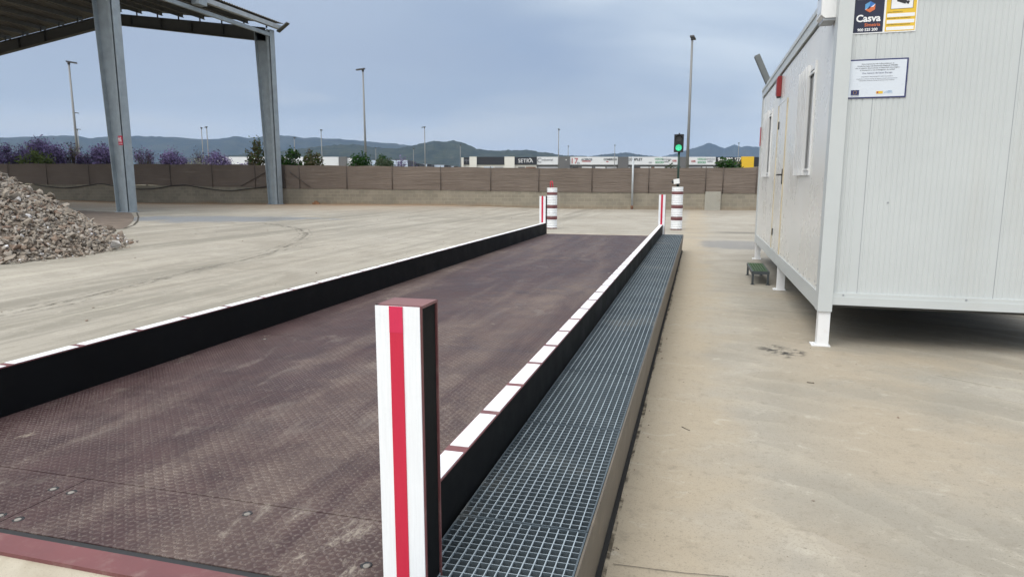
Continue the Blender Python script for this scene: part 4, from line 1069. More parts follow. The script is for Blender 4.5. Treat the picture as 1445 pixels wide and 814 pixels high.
for z in (9.35, 9.20): b.tube([(XO - 0.42, 24.734, z), (XO - 0.42, 24.71, z)], 0.045, 10)
b.build('bolt', M['ink_white'], cn)

fs_ = empty('extinguisher_sign', (-24.58, 24.78, 3.1), 'small red fire extinguisher notice stuck on the near canopy column', 'sign')
SYX = 24.75 - 0.21 - 0.004
b = MB(); b.box(-24.70, -24.46, SYX, SYX + 0.0035, 3.10, 3.50); b.build('plate', M['red_paint'], fs_)
b = MB(); b.tube([(-24.64, SYX - 0.003, 3.24), (-24.64, SYX - 0.003, 3.40)], 0.026, 8); b.tube([(-24.64, SYX - 0.003, 3.40), (-24.64, SYX - 0.003, 3.45)], 0.012, 8); b.box(-24.575, -24.535, SYX - 0.005, SYX - 0.0005, 3.24, 3.37)
b.tube([(-24.555, SYX - 0.003, 3.38), (-24.555, SYX - 0.003, 3.43)], 0.02, 8)
b.build('symbol', M['ink_white'], fs_)
b = MB(); b.box(-24.68, -24.48, SYX - 0.002, SYX - 0.0005, 3.16, 3.175); b.build('caption_line', M['ink_white'], fs_)

# ------------------------------------------------------------------ rubble heap
def rubble():
    bmx = bmesh.new(); bmesh.ops.create_icosphere(bmx, subdivisions=1, radius=1)
    base = np.array([v.co[:] for v in bmx.verts]); tri = np.array([[v.index for v in f.verts] for f in bmx.faces]); bmx.free()
    ph = (1 + 5 ** 0.5) / 2
    b0 = np.array([(-1, ph, 0), (1, ph, 0), (-1, -ph, 0), (1, -ph, 0), (0, -1, ph), (0, 1, ph), (0, -1, -ph), (0, 1, -ph), (ph, 0, -1), (ph, 0, 1), (-ph, 0, -1), (-ph, 0, 1)]) / math.hypot(1, ph)
    tri0 = np.array([(0, 11, 5), (0, 5, 1), (0, 1, 7), (0, 7, 10), (0, 10, 11), (1, 5, 9), (5, 11, 4), (11, 10, 2), (10, 7, 6), (7, 1, 8), (3, 9, 4), (3, 4, 2), (3, 2, 6), (3, 6, 8), (3, 8, 9), (4, 9, 5), (2, 4, 11), (6, 2, 10), (8, 6, 7), (9, 8, 1)])
    vari0 = []
    for k in range(12):
        p = b0 * rng.uniform(0.6, 1.15, (12, 1)); vari0.append(p + rng.normal(0, 0.12, (12, 3)))
    vari = []
    for k in range(10):
        p = base.copy()
        for _ in range(9):      # chip planes off the ball
            n = rng.normal(size=3); n /= np.linalg.norm(n); d = rng.uniform(0.28, 0.7)
            q = p @ n; over = np.maximum(q - d, 0); p -= over[:, None] * n
        vari.append(p)
    cx, cy, Rr, H = -16.6, 9.5, 4.95, 3.2
    def surf(x, y):
        r = math.hypot(x - cx, y - cy); a = math.atan2(y - cy, x - cx)
        rr = Rr * (1 + 0.02 * math.sin(3 * a + 1) + 0.015 * math.sin(5 * a))
        t = 1 - r / rr
        z = H * (t if t > 0 else t * 0.3)
        return z + 0.16 * noise.noise(Vector((x * 0.9, y * 0.9, 0))) * min(1, max(0, t * 4)), t
    V, F, T = [], [], []; nv = 0
    N = 40000; k = 0
    while k < N:
        x = rng.uniform(cx - 6.2, cx + 6.2); y = rng.uniform(cy - 6.2, cy + 6.2)
        z, t = surf(x, y)
        if t < 0.0 and rng.random() > math.exp(t * 75): continue
        if t < -0.05: continue
        if (x - cx) * 0.85 + (cy - y) * 0.5 < -2.4: k += 0.6; continue      # far side is sparse
        s = float(np.clip(rng.lognormal(math.log(0.034), 0.48), 0.014, 0.13))
        small = s < 0.05; tr_ = tri0 if small else tri
        q = (vari0[rng.integers(12)] if small else vari[rng.integers(10)]) * np.array([s * rng.uniform(1.1, 1.9), s * rng.uniform(0.8, 1.2), s * rng.uniform(0.45, 0.8)])
        A = Matrix.Rotation(rng.uniform(0, 6.28), 3, 'Z') @ Matrix.Rotation(rng.normal(0, 0.6), 3, 'X') @ Matrix.Rotation(rng.normal(0, 0.6), 3, 'Y')
        q = q @ np.array(A).T + np.array([x, y, gz(x) + max(z, 0.01) + rng.uniform(-0.5, 0.9) * s])
        V.append(q); F.append(tr_ + nv); nv += len(q)
        T.append(np.full(len(q), rng.random() if rng.random() > 0.012 else 1.0)); k += 1
    # core under the loose stones
    ring = []
    n0 = nv; pts = [(cx, cy, gz(cx) + H - 0.05)]
    nr, na = 10, 40
    for i in range(1, nr + 1):
        for a in np.linspace(0, 2 * math.pi, na, endpoint=False):
            x, y = cx + Rr * i / nr * math.cos(a), cy + Rr * i / nr * math.sin(a); z, t = surf(x, y); pts.append((x, y, gz(x) + max(z - 0.03, -0.02)))
    tr = []
    for j in range(na): tr.append((n0, n0 + 1 + j, n0 + 1 + (j + 1) % na))
    for i in range(nr - 1):
        for j in range(na):
            a, b_, c, d = n0 + 1 + i * na + j, n0 + 1 + i * na + (j + 1) % na, n0 + 1 + (i + 1) * na + j, n0 + 1 + (i + 1) * na + (j + 1) % na
            tr += [(a, c, d), (a, d, b_)]
    V.append(np.array(pts)); F.append(np.array(tr)); T.append(np.full(len(pts), 0.18))
    o = mesh_np('rubble_pile', np.concatenate(V), np.concatenate(F), M['rubble'], attr=np.concatenate(T))
    tag(o, 'grey-brown heap of crushed rubble stones left of the yard', 'rubble', kind='stuff')
    # loose grit and leaves blown along the walkway skirt
    V, F, T = [], [], []; nv = 0
    for k in range(380):
        if k < 260: x, y = -0.34 + abs(rng.normal(0, 0.05)), rng.uniform(1.6, 15)
        else: x, y = rng.uniform(-0.3, 3.0), rng.uniform(2.2, 9.0)
        s = float(np.clip(rng.lognormal(math.log(0.0030), 0.5), 0.0015, 0.010))
        if k in (3, 50, 90): s = 0.012
        q = vari[rng.integers(10)] * s * np.array([1.3, 1, 0.6]) + np.array([x, y, s * 0.4])
        V.append(q); F.append(tri + nv); nv += len(q); T.append(np.full(len(q), rng.uniform(0, 0.35)))
    for k in range(170):
        x, y = rng.uniform(-14, -4.2), rng.uniform(3.5, 30)
        s = float(np.clip(rng.lognormal(math.log(0.009), 0.5), 0.004, 0.028))
        q = vari[rng.integers(10)] * s * np.array([1.3, 1, 0.6]) + np.array([x, y, gz(x) + s * 0.4])
        V.append(q); F.append(tri + nv); nv += len(q); T.append(np.full(len(q), rng.uniform(0, 0.3)))
    o = mesh_np('grit', np.concatenate(V), np.concatenate(F), M['rubble'], attr=np.concatenate(T))
    tag(o, 'loose grit and pebbles scattered on the yard concrete', 'grit', kind='stuff')
rubble()
def twig(pts, r, label):
    b = MB(); b.tube(pts, r, 6); tag(b.build('twig', M['bark'], None), label, 'twig')
twig([(0.845, 5.345, 0.004), (0.87, 5.335, 0.006), (0.895, 5.335, 0.004)], 0.003, 'short dark twig lying on concrete in front of the cabin leg')
twig([(-0.045, 4.13, 0.003), (-0.025, 4.10, 0.005), (0.005, 4.075, 0.003)], 0.0018, 'thin bent twig lying on sandy concrete near the walkway')

# ------------------------------------------------------------------ lamp posts
def lamp(dist_xy, h, label, proto=None, arm=0.9, yaw=0.0):
    x, y = dist_xy
    if proto is None:
        t = empty('lamp_post', (0, 0, 0), label, 'lamp post', 'lamp posts beyond the fence')
        b = MB(); b.tube([(0, 0, 0), (0, 0, 12)], [0.13, 0.075], 10); b.build('pole', M['lamp_pole'], t)
        b = MB(); b.tube([(0, 0, 11.95), (0.12, 0, 12.05)], 0.05, 8)
        b.obox((0.22, 0, 12.06), (1, 0, -0.12), (0, 1, 0), (0.12, 0, 1), 0.42, 0.15, 0.055); hd = b.build('lamp_head', M['lamp_head'], t, bevel=0.03)
        b = MB(); b.lathe(0, 0, [(0.11, 11.85), (0.11, 12.12), (0.05, 12.16)], 10); b.build('collar', M['lamp_head'], t)
        b = MB(); b.box(-0.18, 0.18, -0.18, 0.18, 0, 0.03); b.build('base_plate', M['lamp_pole'], t)
    else:
        t = copy_tree(proto); t['label'] = label
    t.location = (x, y, 0); t.rotation_euler = (0, 0, yaw); s = h / 12.0; t.scale = (s, s, s)
    return t
L0 = lamp((-0.97, 53.69), 12, 'tall lamp post rising behind the traffic light', yaw=R(80))
for xy, lab, yw in (((-54.76, 49.75), 'tall lamp post with arm, left of the near canopy column', 40), ((-93.7, 85.2), 'slim lamp post just right of the tall leftmost one', 30), ((-122.1, 111.4), 'smallest far lamp post standing close behind the two leftmost posts', 30),
                    ((-95.3, 115.0), 'left one of the close pair of lamp posts between the canopy columns', 120), ((-93.0, 113.7), 'right one of the close pair of lamp posts between the canopy columns', 150),
                    ((-75.5, 126.2), 'lamp post just right of the far canopy column', 100), ((-31.28, 60.22), 'tall lamp post above the round dark tree', 190), ((-52.15, 125.1), 'lamp post before the wooded peak, above grey warehouses', 170),
                    ((-28.0, 137.3), 'tall thin lamp post at the grey tower left of the number 17', 90), ((-38.1, 201.2), 'small far lamp post directly beside the number 17 sign', 90), ((-24.17, 200.0), 'small far lamp post at the grey tower right of the number 17 sign', 90),
                    ((9.9, 198.0), 'faint lamp post in front of the black phone number sign', 90), ((-95.07, 146.57), 'far lamp post among the green trees by the far canopy column', 90),
                    ((-98.1, 195.6), 'faint lamp post right behind the round dark tree', 90), ((-88.6, 203.0), 'faint lamp post left of the wooded peak post', 90), ((-67.0, 187.0), 'faint lamp post at the left edge of the black warehouse', 90)):
    lamp(xy, 12, lab, L0, yaw=R(yw))

# ------------------------------------------------------------------ trees
def tree(name, x, y, h, w, leaf, label, cat='tree', group=None, trunk_h=0.35, n=1500, leaf_s=0.13, clumps=22, gap=0.85, twigs=0, leaf2=None, flat=0.75, seed=1):
    rg = np.random.default_rng(seed); g0 = 0.0
    t = empty(name, (x, y, g0), label, cat, group)
    th = h * trunk_h
    b = MB()
    b.tube([(x, y, g0), (x + rg.normal(0, .08), y, g0 + th * 0.5), (x + rg.normal(0, .12), y, g0 + th)], [0.045 * h * .6, 0.035 * h * .6, 0.026 * h * .6], 8)
    cz = g0 + th + (h - th) * 0.5; rz = (h - th) * 0.55; rx = w / 2
    C = []
    for k in range(clumps):
        u = rg.uniform(-0.45, 1.0); a = rg.uniform(0, 2 * math.pi) ; q = math.sqrt(max(0.0, 1 - u * u)) * rg.uniform(0.5, 0.95)
        p = np.array([q * math.cos(a), q * math.sin(a), u * rg.uniform(0.7, 1.0)])
        c = np.array([x, y, cz]) + p * np.array([rx, rx, rz]) * 0.86
        C.append(c)
        mid = (np.array([x, y, g0 + th * 0.95]) * 0.45 + c * 0.55) + np.array([0, 0, 0.06 * h])
        b.tube([(x, y, g0 + th * 0.92), tuple(mid), tuple(c)], [0.018 * h * .6, 0.010 * h * .6, 0.004 * h * .6], 5, caps=False)
        for q in range(twigs):
            e = c + rg.normal(0, 1, 3) * np.array([0.22, 0.22, 0.2]) * w * 0.45
            b.tube([tuple(mid), tuple((c + mid) / 2 + rg.normal(0, .1, 3)), tuple(e)], [0.012, 0.009, 0.005], 4, caps=False)
    b.build('trunk', M['bark'], t)
    if n:
        C = np.array(C); idx = rg.integers(0, clumps, n)
        sig = np.array([w * 0.085, w * 0.085, (h - th) * 0.085])
        P = C[idx] + rg.normal(0, 1, (n, 3)) * sig
        P[:, 2] = np.maximum(P[:, 2], g0 + 0.2)
        u = rg.normal(size=(n, 3)); u /= np.linalg.norm(u, axis=1)[:, None]
        v = np.cross(u, rg.normal(size=(n, 3))); v /= np.linalg.norm(v, axis=1)[:, None]
        s = leaf_s * rg.uniform(0.6, 1.4, (n, 1))
        Q = np.stack([P - u * s, P + v * s * 0.6, P + u * s, P - v * s * 0.6], 1).reshape(-1, 3)
        F = np.arange(n * 4).reshape(n, 4)
        mats = [leaf] + ([leaf2] if leaf2 else [])
        mi = (rg.random(n) < 0.35).astype(int) if leaf2 else None
        mesh_np('crown', Q, F, mats, t, mi, origin=(x, y, g0))
    return t
JG = 'jacaranda trees beyond the fence'
jac = [(-48.8, 38.3, 3.95, 2.6, 'purple jacaranda at the far left above the rubble heap', 1600), (-47.4, 39.9, 4.5, 3.6, 'broadest purple jacaranda, behind the low green bush', 3000), (-45.65, 41.9, 3.7, 1.4, 'small purple jacaranda just right of the tall leftmost lamp post', 700),
       (-44.7, 42.9, 4.3, 2.3, 'purple jacaranda just left of the near canopy column', 1800), (-41.3, 46.3, 3.95, 2.5, 'low rounded purple jacaranda midway between the canopy columns', 1500), (-38.7, 48.4, 3.85, 2.9, 'purple jacaranda under the close pair of lamp posts', 1300)]
for k, (x, y, h, w, lab, n) in enumerate(jac):
    tree('jacaranda_tree', x, y, h, w, M['jac'], lab, group=JG, n=int(n * 3), leaf_s=0.07, clumps=40, leaf2=M['jac_thin'], seed=20 + k, twigs=2, trunk_h=0.3)
tree('jacaranda_tree', -42.75, 44.9, 4.25, 2.0, M['jac_thin'], 'thin twiggy brownish purple tree just right of the near canopy column', group=JG, n=1300, leaf_s=0.06, twigs=5, leaf2=M['jac'], seed=31)
tree('bare_tree', -46.3, 41.6, 4.75, 2.4, M['jac_thin'], 'bare leafless grey tree between the purple jacarandas', n=110, leaf_s=0.08, twigs=8, clumps=20, seed=32)
tree('bare_tree', -40.0, 48.0, 4.1, 2.4, M['jac_thin'], 'pale thin bare tree left of the close pair of lamp posts', n=160, leaf_s=0.08, twigs=7, clumps=18, seed=33)
tree('blossom_shrub', -39.6, 47.0, 3.2, 4.2, M['leaf_white'], 'pale flowering shrub topping the fence between the canopy columns', 'shrub', n=1000, leaf_s=0.08, leaf2=M['jac_thin'], trunk_h=0.3, seed=34)
tree('green_bush', -46.35, 38.55, 3.75, 2.5, M['leaf_bush'], 'low olive green bush before the broadest jacaranda', 'bush', n=2400, leaf_s=0.09, trunk_h=0.25, clumps=30, seed=35)
GG = 'green trees by the far canopy column'
tree('green_tree', -36.3, 50.2, 5.15, 1.7, M['leaf_brown'], 'tall narrow brownish green tree left of the far canopy column', group=GG, n=900, leaf_s=0.11, leaf2=M['leaf_green'], clumps=24, seed=36, twigs=1, trunk_h=0.3)
tree('green_tree', -35.2, 51.2, 4.0, 2.4, M['leaf_green'], 'low green tree half hidden by the far canopy column', group=GG, n=1300, leaf_s=0.12, seed=37)
tree('green_tree', -33.7, 51.6, 4.2, 2.0, M['leaf_dark'], 'leafy green tree right of the far canopy column with pale flowers', group=GG, n=1300, leaf_s=0.11, leaf2=M['leaf_olive'], seed=38)
tree('green_tree', -32.6, 52.8, 4.15, 2.0, M['leaf_brown'], 'reddish green tree next to the white warehouse end', group=GG, n=1300, leaf_s=0.11, leaf2=M['leaf_green'], seed=39)
tree('round_tree', -29.2, 55.0, 3.85, 2.5, M['leaf_dark'], 'dense round dark green tree at the foot of a tall lamp post', n=2600, leaf_s=0.10, clumps=30, seed=40, trunk_h=0.3)
tree('round_tree', -27.6, 56.6, 3.72, 1.9, M['leaf_dark'], 'smaller dark green crown just right of the tall lamp post', n=1300, leaf_s=0.10, seed=45, trunk_h=0.3)
tree('green_bush', -27.0, 55.2, 3.45, 2.3, M['leaf_olive'], 'grey-green bush right of the dense round tree', 'bush', n=1500, leaf_s=0.09, seed=41, trunk_h=0.3)
tree('jacaranda_tree', -26.1, 57.4, 3.7, 2.3, M['jac'], 'small far purple jacaranda in front of the pale warehouses', group=JG, n=450, leaf_s=0.08, seed=42, trunk_h=0.35, leaf2=M['jac_thin'], twigs=1)
tree('blossom_shrub', -36.9, 49.4, 3.3, 1.8, M['jac'], 'little purple shrub topping the fence beside the tall narrow tree', 'shrub', n=500, leaf_s=0.09, seed=46, trunk_h=0.3)
tree('palm_shrub', 2.3, 62.0, 3.45, 2.6, M['leaf_dark'], 'dark spiky bush in front of the black phone number sign', 'bush', n=900, leaf_s=0.16, leaf2=M['leaf_olive'], seed=43, trunk_h=0.3)
tree('green_bush', -2.5, 62.0, 2.95, 1.7, M['leaf_olive'], 'small green bush just topping the fence behind the traffic light', 'bush', n=500, leaf_s=0.10, seed=44, trunk_h=0.3)

# ------------------------------------------------------------------ warehouses (a row facing the yard)
EF = Vector((-0.26563, 0.96407, 0)); ER = Vector((0.96407, 0.26563, 0))
ROWZ = math.atan2(ER.y, ER.x)
def bld(name, r0, r1, dep, deep, h, label, mwall, cat='warehouse', group='industrial warehouses beyond the fence'):
    """shell of a warehouse whose front runs along ER at the given distance; r = metres along the front"""
    base = EF * dep + ER * ((r0 + r1) / 2)
    t = empty(name, base, label, cat, group)
    def P(r, d, z): q = EF * (dep + d) + ER * r; return (q.x, q.y, z)
    def bx(nm, ra, rb, da, db, za, zb, m, parent=None):
        b = MB(); v = [b.bm.verts.new(P(r, d, z)) for z in (za, zb) for d in (da, db) for r in (ra, rb)]
        for ids in ((0, 2, 3, 1), (4, 5, 7, 6), (0, 1, 5, 4), (2, 6, 7, 3), (0, 4, 6, 2), (1, 3, 7, 5)): b.bm.faces.new([v[i] for i in ids])
        return b.build(nm, m, parent or t)
    bx('wall', r0, r1, 0, deep, 0, h - 0.25, mwall)
    bx('roof', r0 + 0.1, r1 - 0.1, 0.3, deep - 0.1, h - 0.249, h - 0.05, M['wh_grey'])
    def tx(s, r, z, size, m, parent=None, bold=0.0, d=-0.36):
        q = P(r, d, z); return lettering(s, size, q, (R(90), 0, ROWZ), M[m], parent or t, ext=0.02, bold=bold)
    return t, bx, tx
def rr(px, dep=200): return (px - 722.5) / 961.8 * dep
H = 8.75; ZS = 6.5
t, bx, tx = bld('warehouse', rr(651.5), rr(757), 200, 45, H - 0.15, 'warehouse with black sign bands between cream pilasters', M['wh_cream'])
bx('pilaster', rr(651.5), rr(654.6), -0.6, -0.001, 0, H - 0.2, M['wh_cream'])
s1 = bx('sign_band', rr(654.8), rr(663), -0.3, -0.001, ZS, H - 0.2, M['wh_black']); tx('PM', rr(658.8), 7.5, 1.5, 'ink_grey', s1)
bx('pilaster', rr(663), rr(673), -0.9, -0.001, 0, H, M['wh_cream']); bx('sign_band', rr(673.2), rr(711.8), -0.3, -0.001, ZS, H, M['wh_black'])
bx('pilaster', rr(712), rr(726), -0.9, -0.001, 0, H, M['wh_cream'])
s1 = bx('sign_band', rr(726.2), rr(757), -0.3, -0.001, ZS, H - 0.1, M['wh_black']); tx('SETRA', rr(741.5), 7.55, 1.55, 'ink_white', s1)
bx('emblem', rr(746.8), rr(748.6), -0.36, -0.301, 8.0, 8.35, M['ink_white'], s1)
for a, c, m in ((655, 662, 'wh_door'), (683, 696, 'wh_blue'), (698, 710, 'wh_door'), (731, 741, 'wh_grey'), (742, 756, 'wh_brown')):
    bx('loading_door', rr(a), rr(c), -0.05, -0.001, 0, 5.9, M[m])
t, bx, tx = bld('warehouse', rr(757.2), rr(871), 200.5, 45, H - 0.1, 'white-signed warehouse bearing a big red number 17', M['wh_grey'])
s1 = bx('sign_band', rr(757.4), rr(788), -0.4, -0.001, ZS, H, M['wh_white']); tx('C', rr(760.8), 7.7, 1.9, 'ink_grey', s1, d=-0.46); tx('industrial', rr(772), 7.9, 0.9, 'ink_grey', s1, d=-0.46)
bx('tower', rr(788.2), rr(803.8), -0.9, -0.001, 0, H + 0.05, M['wh_grey']); bx('lamp', rr(797.6), rr(799), -1.0, -0.901, 7.75, 8.0, M['ink_white'])
s1 = bx('sign_band', rr(804), rr(871), -0.4, -0.001, ZS, H, M['wh_white']); tx('17', rr(809.8), 7.5, 2.3, 'ink_red', s1, d=-0.46)
tx('bis', rr(815.8), 7.0, 0.8, 'ink_grey', s1, d=-0.46)
tx('ACEROS', rr(827.4), 7.95, 0.85, 'ink_grey', s1, d=-0.46, bold=0.03); bx('underline', rr(821), rr(833), -0.46, -0.401, 7.35, 7.60, M['ink_red'], s1)
tx('COMERCIO', rr(860.5), 8.0, 0.75, 'ink_black', s1, d=-0.46, bold=0.02); bx('underline', rr(854.8), rr(858), -0.46, -0.401, 7.25, 7.5, M['ink_red'], s1)
for a, c, m in ((758.5, 787, 'wh_door'), (808, 816, 'wh_black'), (821, 835, 'wh_white'), (840, 854, 'wh_white'), (856, 870, 'wh_door')): bx('loading_door', rr(a), rr(c), -0.05, -0.001, 0, 5.9, M[m])
t, bx, tx = bld('warehouse', rr(871.2), rr(957), 201, 45, H - 0.1, 'white-signed warehouse left of the traffic light with a green logo', M['wh_grey'])
bx('tower', rr(871.4), rr(886), -0.9, -0.001, 0, H, M['wh_grey'])
s1 = bx('sign_band', rr(886.2), rr(957), -0.4, -0.001, ZS, H, M['wh_white']); tx('COMPLET', rr(895.5), 8.0, 1.0, 'ink_black', s1, d=-0.46, bold=0.02); tx('net', rr(917.3), 7.2, 0.7, 'ink_grey', s1, d=-0.46)
tx('VERDE', rr(929.3), 8.1, 0.85, 'ink_green', s1, d=-0.46, bold=0.0); tx('SOCIO', rr(930.2), 7.15, 0.8, 'ink_green', s1, d=-0.46, bold=0.02); tx('servicios', rr(940), 8.1, 0.8, 'ink_grey', s1, d=-0.46); tx('taller', rr(940), 7.4, 0.7, 'ink_grey', s1, d=-0.46); tx('OSR', rr(951.4), 7.6, 0.7, 'ink_red', s1, d=-0.46, bold=0.02)
for a, c, m in ((887, 889.5, 'wh_door'), (894, 903, 'wh_black'), (904, 919, 'wh_white'), (920, 923, 'wh_brown'), (924, 938, 'wh_white'), (940, 956, 'wh_door')): bx('loading_door', rr(a), rr(c), -0.05, -0.001, 0, 5.9, M[m])
t, bx, tx = bld('warehouse', rr(957.2), rr(1010), 201.5, 45, H - 0.1, 'white-signed warehouse with green logo right of the traffic light', M['wh_grey'])
bx('tower', rr(957.4), rr(970), -0.9, -0.001, 0, H, M['wh_grey'])
s1 = bx('sign_band', rr(970.2), rr(1010), -0.4, -0.001, ZS, H, M['wh_white']); tx('OSR', rr(978.6), 7.5, 0.7, 'ink_red', s1, d=-0.46, bold=0.02); tx('VERDE', rr(990), 8.1, 0.85, 'ink_green', s1, d=-0.46, bold=0.0); tx('SOCIO', rr(990.5), 7.15, 0.8, 'ink_green', s1, d=-0.46, bold=0.02)
tx('servicios', rr(1002.3), 8.2, 0.8, 'ink_grey', s1, d=-0.46); tx('taller', rr(1002.3), 7.5, 0.8, 'ink_grey', s1, d=-0.46)
for a, c, m in ((972, 990, 'wh_door'), (992, 1008, 'wh_white')): bx('loading_door', rr(a), rr(c), -0.05, -0.001, 0, 5.9, M[m])
t, bx, tx = bld('warehouse', rr(1010.2), rr(1120), 202, 45, H - 0.1, 'black-signed warehouse with white phone number and a yellow block', M['wh_cream'])
s1 = bx('sign_band', rr(1010.4), rr(1120), -0.4, -0.001, 6.0, H, M['wh_black']); tx('964 320 177', rr(1030), 8.0, 1.35, 'ink_white', s1, d=-0.46, bold=0.04)
bx('stripe', rr(1011.5), rr(1045), -0.46, -0.401, 7.05, 7.28, M['gold'], s1)
bx('yellow_block', rr(1046.5), rr(1063), -1.6, -0.401, 4.5, H + 0.1, M['wh_yellow'])
for a, c in ((1012, 1026), (1028, 1044), (1066, 1082)): bx('loading_door', rr(a), rr(c), -0.05, -0.001, 0, 5.6, M['wh_door'])
# left-hand row, further off
t, bx, tx = bld('warehouse', rr(300), rr(500), 201, 40, H - 0.1, 'long white warehouse seen between trees at the far canopy column', M['wh_white'])
bx('sign_band', rr(301), rr(478), -0.3, -0.001, 6.3, H, M['wh_white']); bx('tower', rr(479), rr(490), -0.8, -0.001, 0, H + 0.05, M['wh_grey'])
for k in range(8): bx('loading_door', rr(312 + k * 20), rr(324 + k * 20), -0.05, -0.001, 0, 6.0, M['wh_door'])
def rr2(px, d): return (px - 722.5) / 961.8 * d
for (p0, p1, d, h, m, lab) in ((525, 576, 224, 8.75, 'wh_blue', 'pale blue-white warehouse behind the small far jacaranda'), (577, 586, 243, 8.3, 'wh_white', 'narrow white warehouse with purple blossom before it'),
                               (590.5, 603, 258, 8.4, 'wh_blue', 'pale warehouse with dark side just below the wooded peak'), (610.5, 627, 268, 8.3, 'wh_blue', 'pale warehouse between two dark gable ends'),
                               (630.5, 640.5, 282, 8.2, 'wh_blue', 'farthest pale warehouse left of the cream and black warehouse')):
    t, bx, tx = bld('warehouse', rr2(p0, d), rr2(p1, d), d, 18, h, lab, M[m])
    bx('gable_end', rr2(p1, d), rr2(p1, d) + (1.6 if p1 != 576 else 0.2), 0.0, 17.9, 0, h - 0.3, M['wh_black'])
    bx('loading_door', rr2(p0, d) + 0.6, rr2(p1, d) - 0.6, -0.05, -0.001, 0, 5.2, M['wh_door'])

# ------------------------------------------------------------------ hills
def ridge(name, prof, D, front, back, m, seed, rough):
    """prof: (azimuth deg from +Y, elevation deg) seen from the yard -> crest heights at distance D"""
    az = np.linspace(prof[0][0], prof[-1][0], 260)
    el = np.interp(az, [p[0] for p in prof], [p[1] for p in prof])
    hc = D * np.tan(np.radians(el)) + 1.5
    S = [(-1, 0.0), (-0.8, 0.16), (-0.6, 0.36), (-0.42, 0.55), (-0.28, 0.70), (-0.16, 0.83), (-0.07, 0.93), (0, 1.0), (0.15, 0.86), (0.4, 0.55), (0.7, 0.2), (1, 0.0)]
    V = []
    for s, k in S:
        d = D + (s * front if s < 0 else s * back)
        for a, h in zip(az, hc):
            x, y = d * math.sin(R(a)), d * math.cos(R(a))
            nz = noise.fractal(Vector((x * 0.0016 + seed, y * 0.0016, 0)), 1.0, 2.0, 5) * rough * h * (1 - abs(2 * k - 1)) * 1.0
            fine = noise.noise(Vector((x * 0.03, y * 0.03, seed))) * h * 0.012 + 5.0 * noise.noise(Vector((a * 9.0, seed, 0))) if k > 0.9 else 0
            gul = abs(noise.noise(Vector((x * 0.0030 + 3 * seed, y * 0.0012, 7)))) * rough * h * 0.7 * (1 - abs(2 * k - 1))
            V.append((x, y, h * k + nz - gul + fine - 2 * (k == 0)))
    n = len(az)
    F = [(j * n + i, j * n + i + 1, (j + 1) * n + i + 1, (j + 1) * n + i) for j in range(len(S) - 1) for i in range(n - 1)]
    tag(mesh_np(name, V, F, m, smooth=True), kind='structure')
ridge('hills', [(-75, 2.2), (-66, 2.5), (-57.34, 2.642), (-54.25, 2.856), (-52.04, 2.919), (-50.29, 3.055), (-48.46, 3.217), (-47.62, 3.199), (-46.79, 3.056), (-45.47, 3.272), (-44.12, 3.316), (-42.75, 3.307), (-41.34, 3.297), (-40.14, 3.225), (-38.92, 3.203), (-38.01, 3.331), (-37.4, 3.505), (-36.38, 3.369), (-35.08, 3.505), (-34.03, 3.609), (-33.23, 3.599), (-32.16, 3.454), (-31.34, 3.524), (-29.98, 3.436), (-28.31, 3.348), (-26.62, 3.2), (-24.91, 3.104), (-23.76, 2.942), (-20.27, 2.618), (-16.74, 2.279), (-10.82, 1.925), (-6, 1.2)], 5200, 1500, 1200, M['hill_far'], 1.3, 0.35)
ridge('hills', [(-46, 0.8), (-41.45, 1.735), (-37.48, 2.059), (-34.35, 2.375), (-32.2, 2.681), (-30.0, 2.934), (-28.32, 3.011), (-26.64, 2.804), (-24.92, 2.705), (-23.76, 2.942), (-22.6, 3.236), (-21.9, 3.356), (-20.97, 3.304), (-20.26, 3.394), (-19.68, 3.253), (-19.09, 3.083), (-18.39, 2.739), (-17.33, 2.597), (-15.55, 2.598), (-14.07, 2.655), (-13.31, 2.509), (-12.3, 2.392), (-11.12, 2.186), (-9.06, 1.977), (-6, 1.5)], 2900, 1000, 600, M['hill_near'], 5.1, 0.3)
ridge('hills', [(-16, 1.8), (-13.18, 2.046), (-10.83, 2.185), (-8.77, 2.12), (-7.61, 2.287), (-6.74, 2.339), (-5.76, 2.39), (-5.01, 2.242), (-3.87, 2.091), (-2.45, 1.995), (2, 1.8), (8, 1.7)], 4300, 1000, 600, M['hill_far'], 8.7, 0.25)
ridge('hills', [(-6, 1.5), (-3.3, 2.002), (-1.73, 2.327), (-0.8, 2.654), (-0.09, 2.813), (0.55, 3.109), (1.11, 2.907), (1.77, 2.648), (2.51, 2.94), (3.0, 2.712), (3.52, 2.813), (4.11, 2.722), (5.35, 2.781), (7.38, 2.902), (9.85, 2.69), (12.71, 2.317), (15.41, 2.057), (19.6, 1.772), (26, 1.2), (40, 0.9)], 6300, 1500, 1000, M['hill_far'], 3.3, 0.3)

# ------------------------------------------------------------------ haze
def haze(density):
    b = MB(); b.box(-8800, 8800, -2900, 9300, -3, 480)
    t = NT('haze_air'); v = t.n('ShaderNodeVolumePrincipled')
    v.inputs['Color'].default_value = (0.44, 0.64, 1.0, 1); v.inputs['Density'].default_value = density; v.inputs['Anisotropy'].default_value = 0.0
    t.t.links.new(v.outputs[0], t.out.inputs['Volume'])
    o = b.build('haze', t.mat); o['kind'] = 'stuff'; o['label'] = 'thin bluish haze over the distant hills'; o['category'] = 'haze'
haze(7.5e-5)

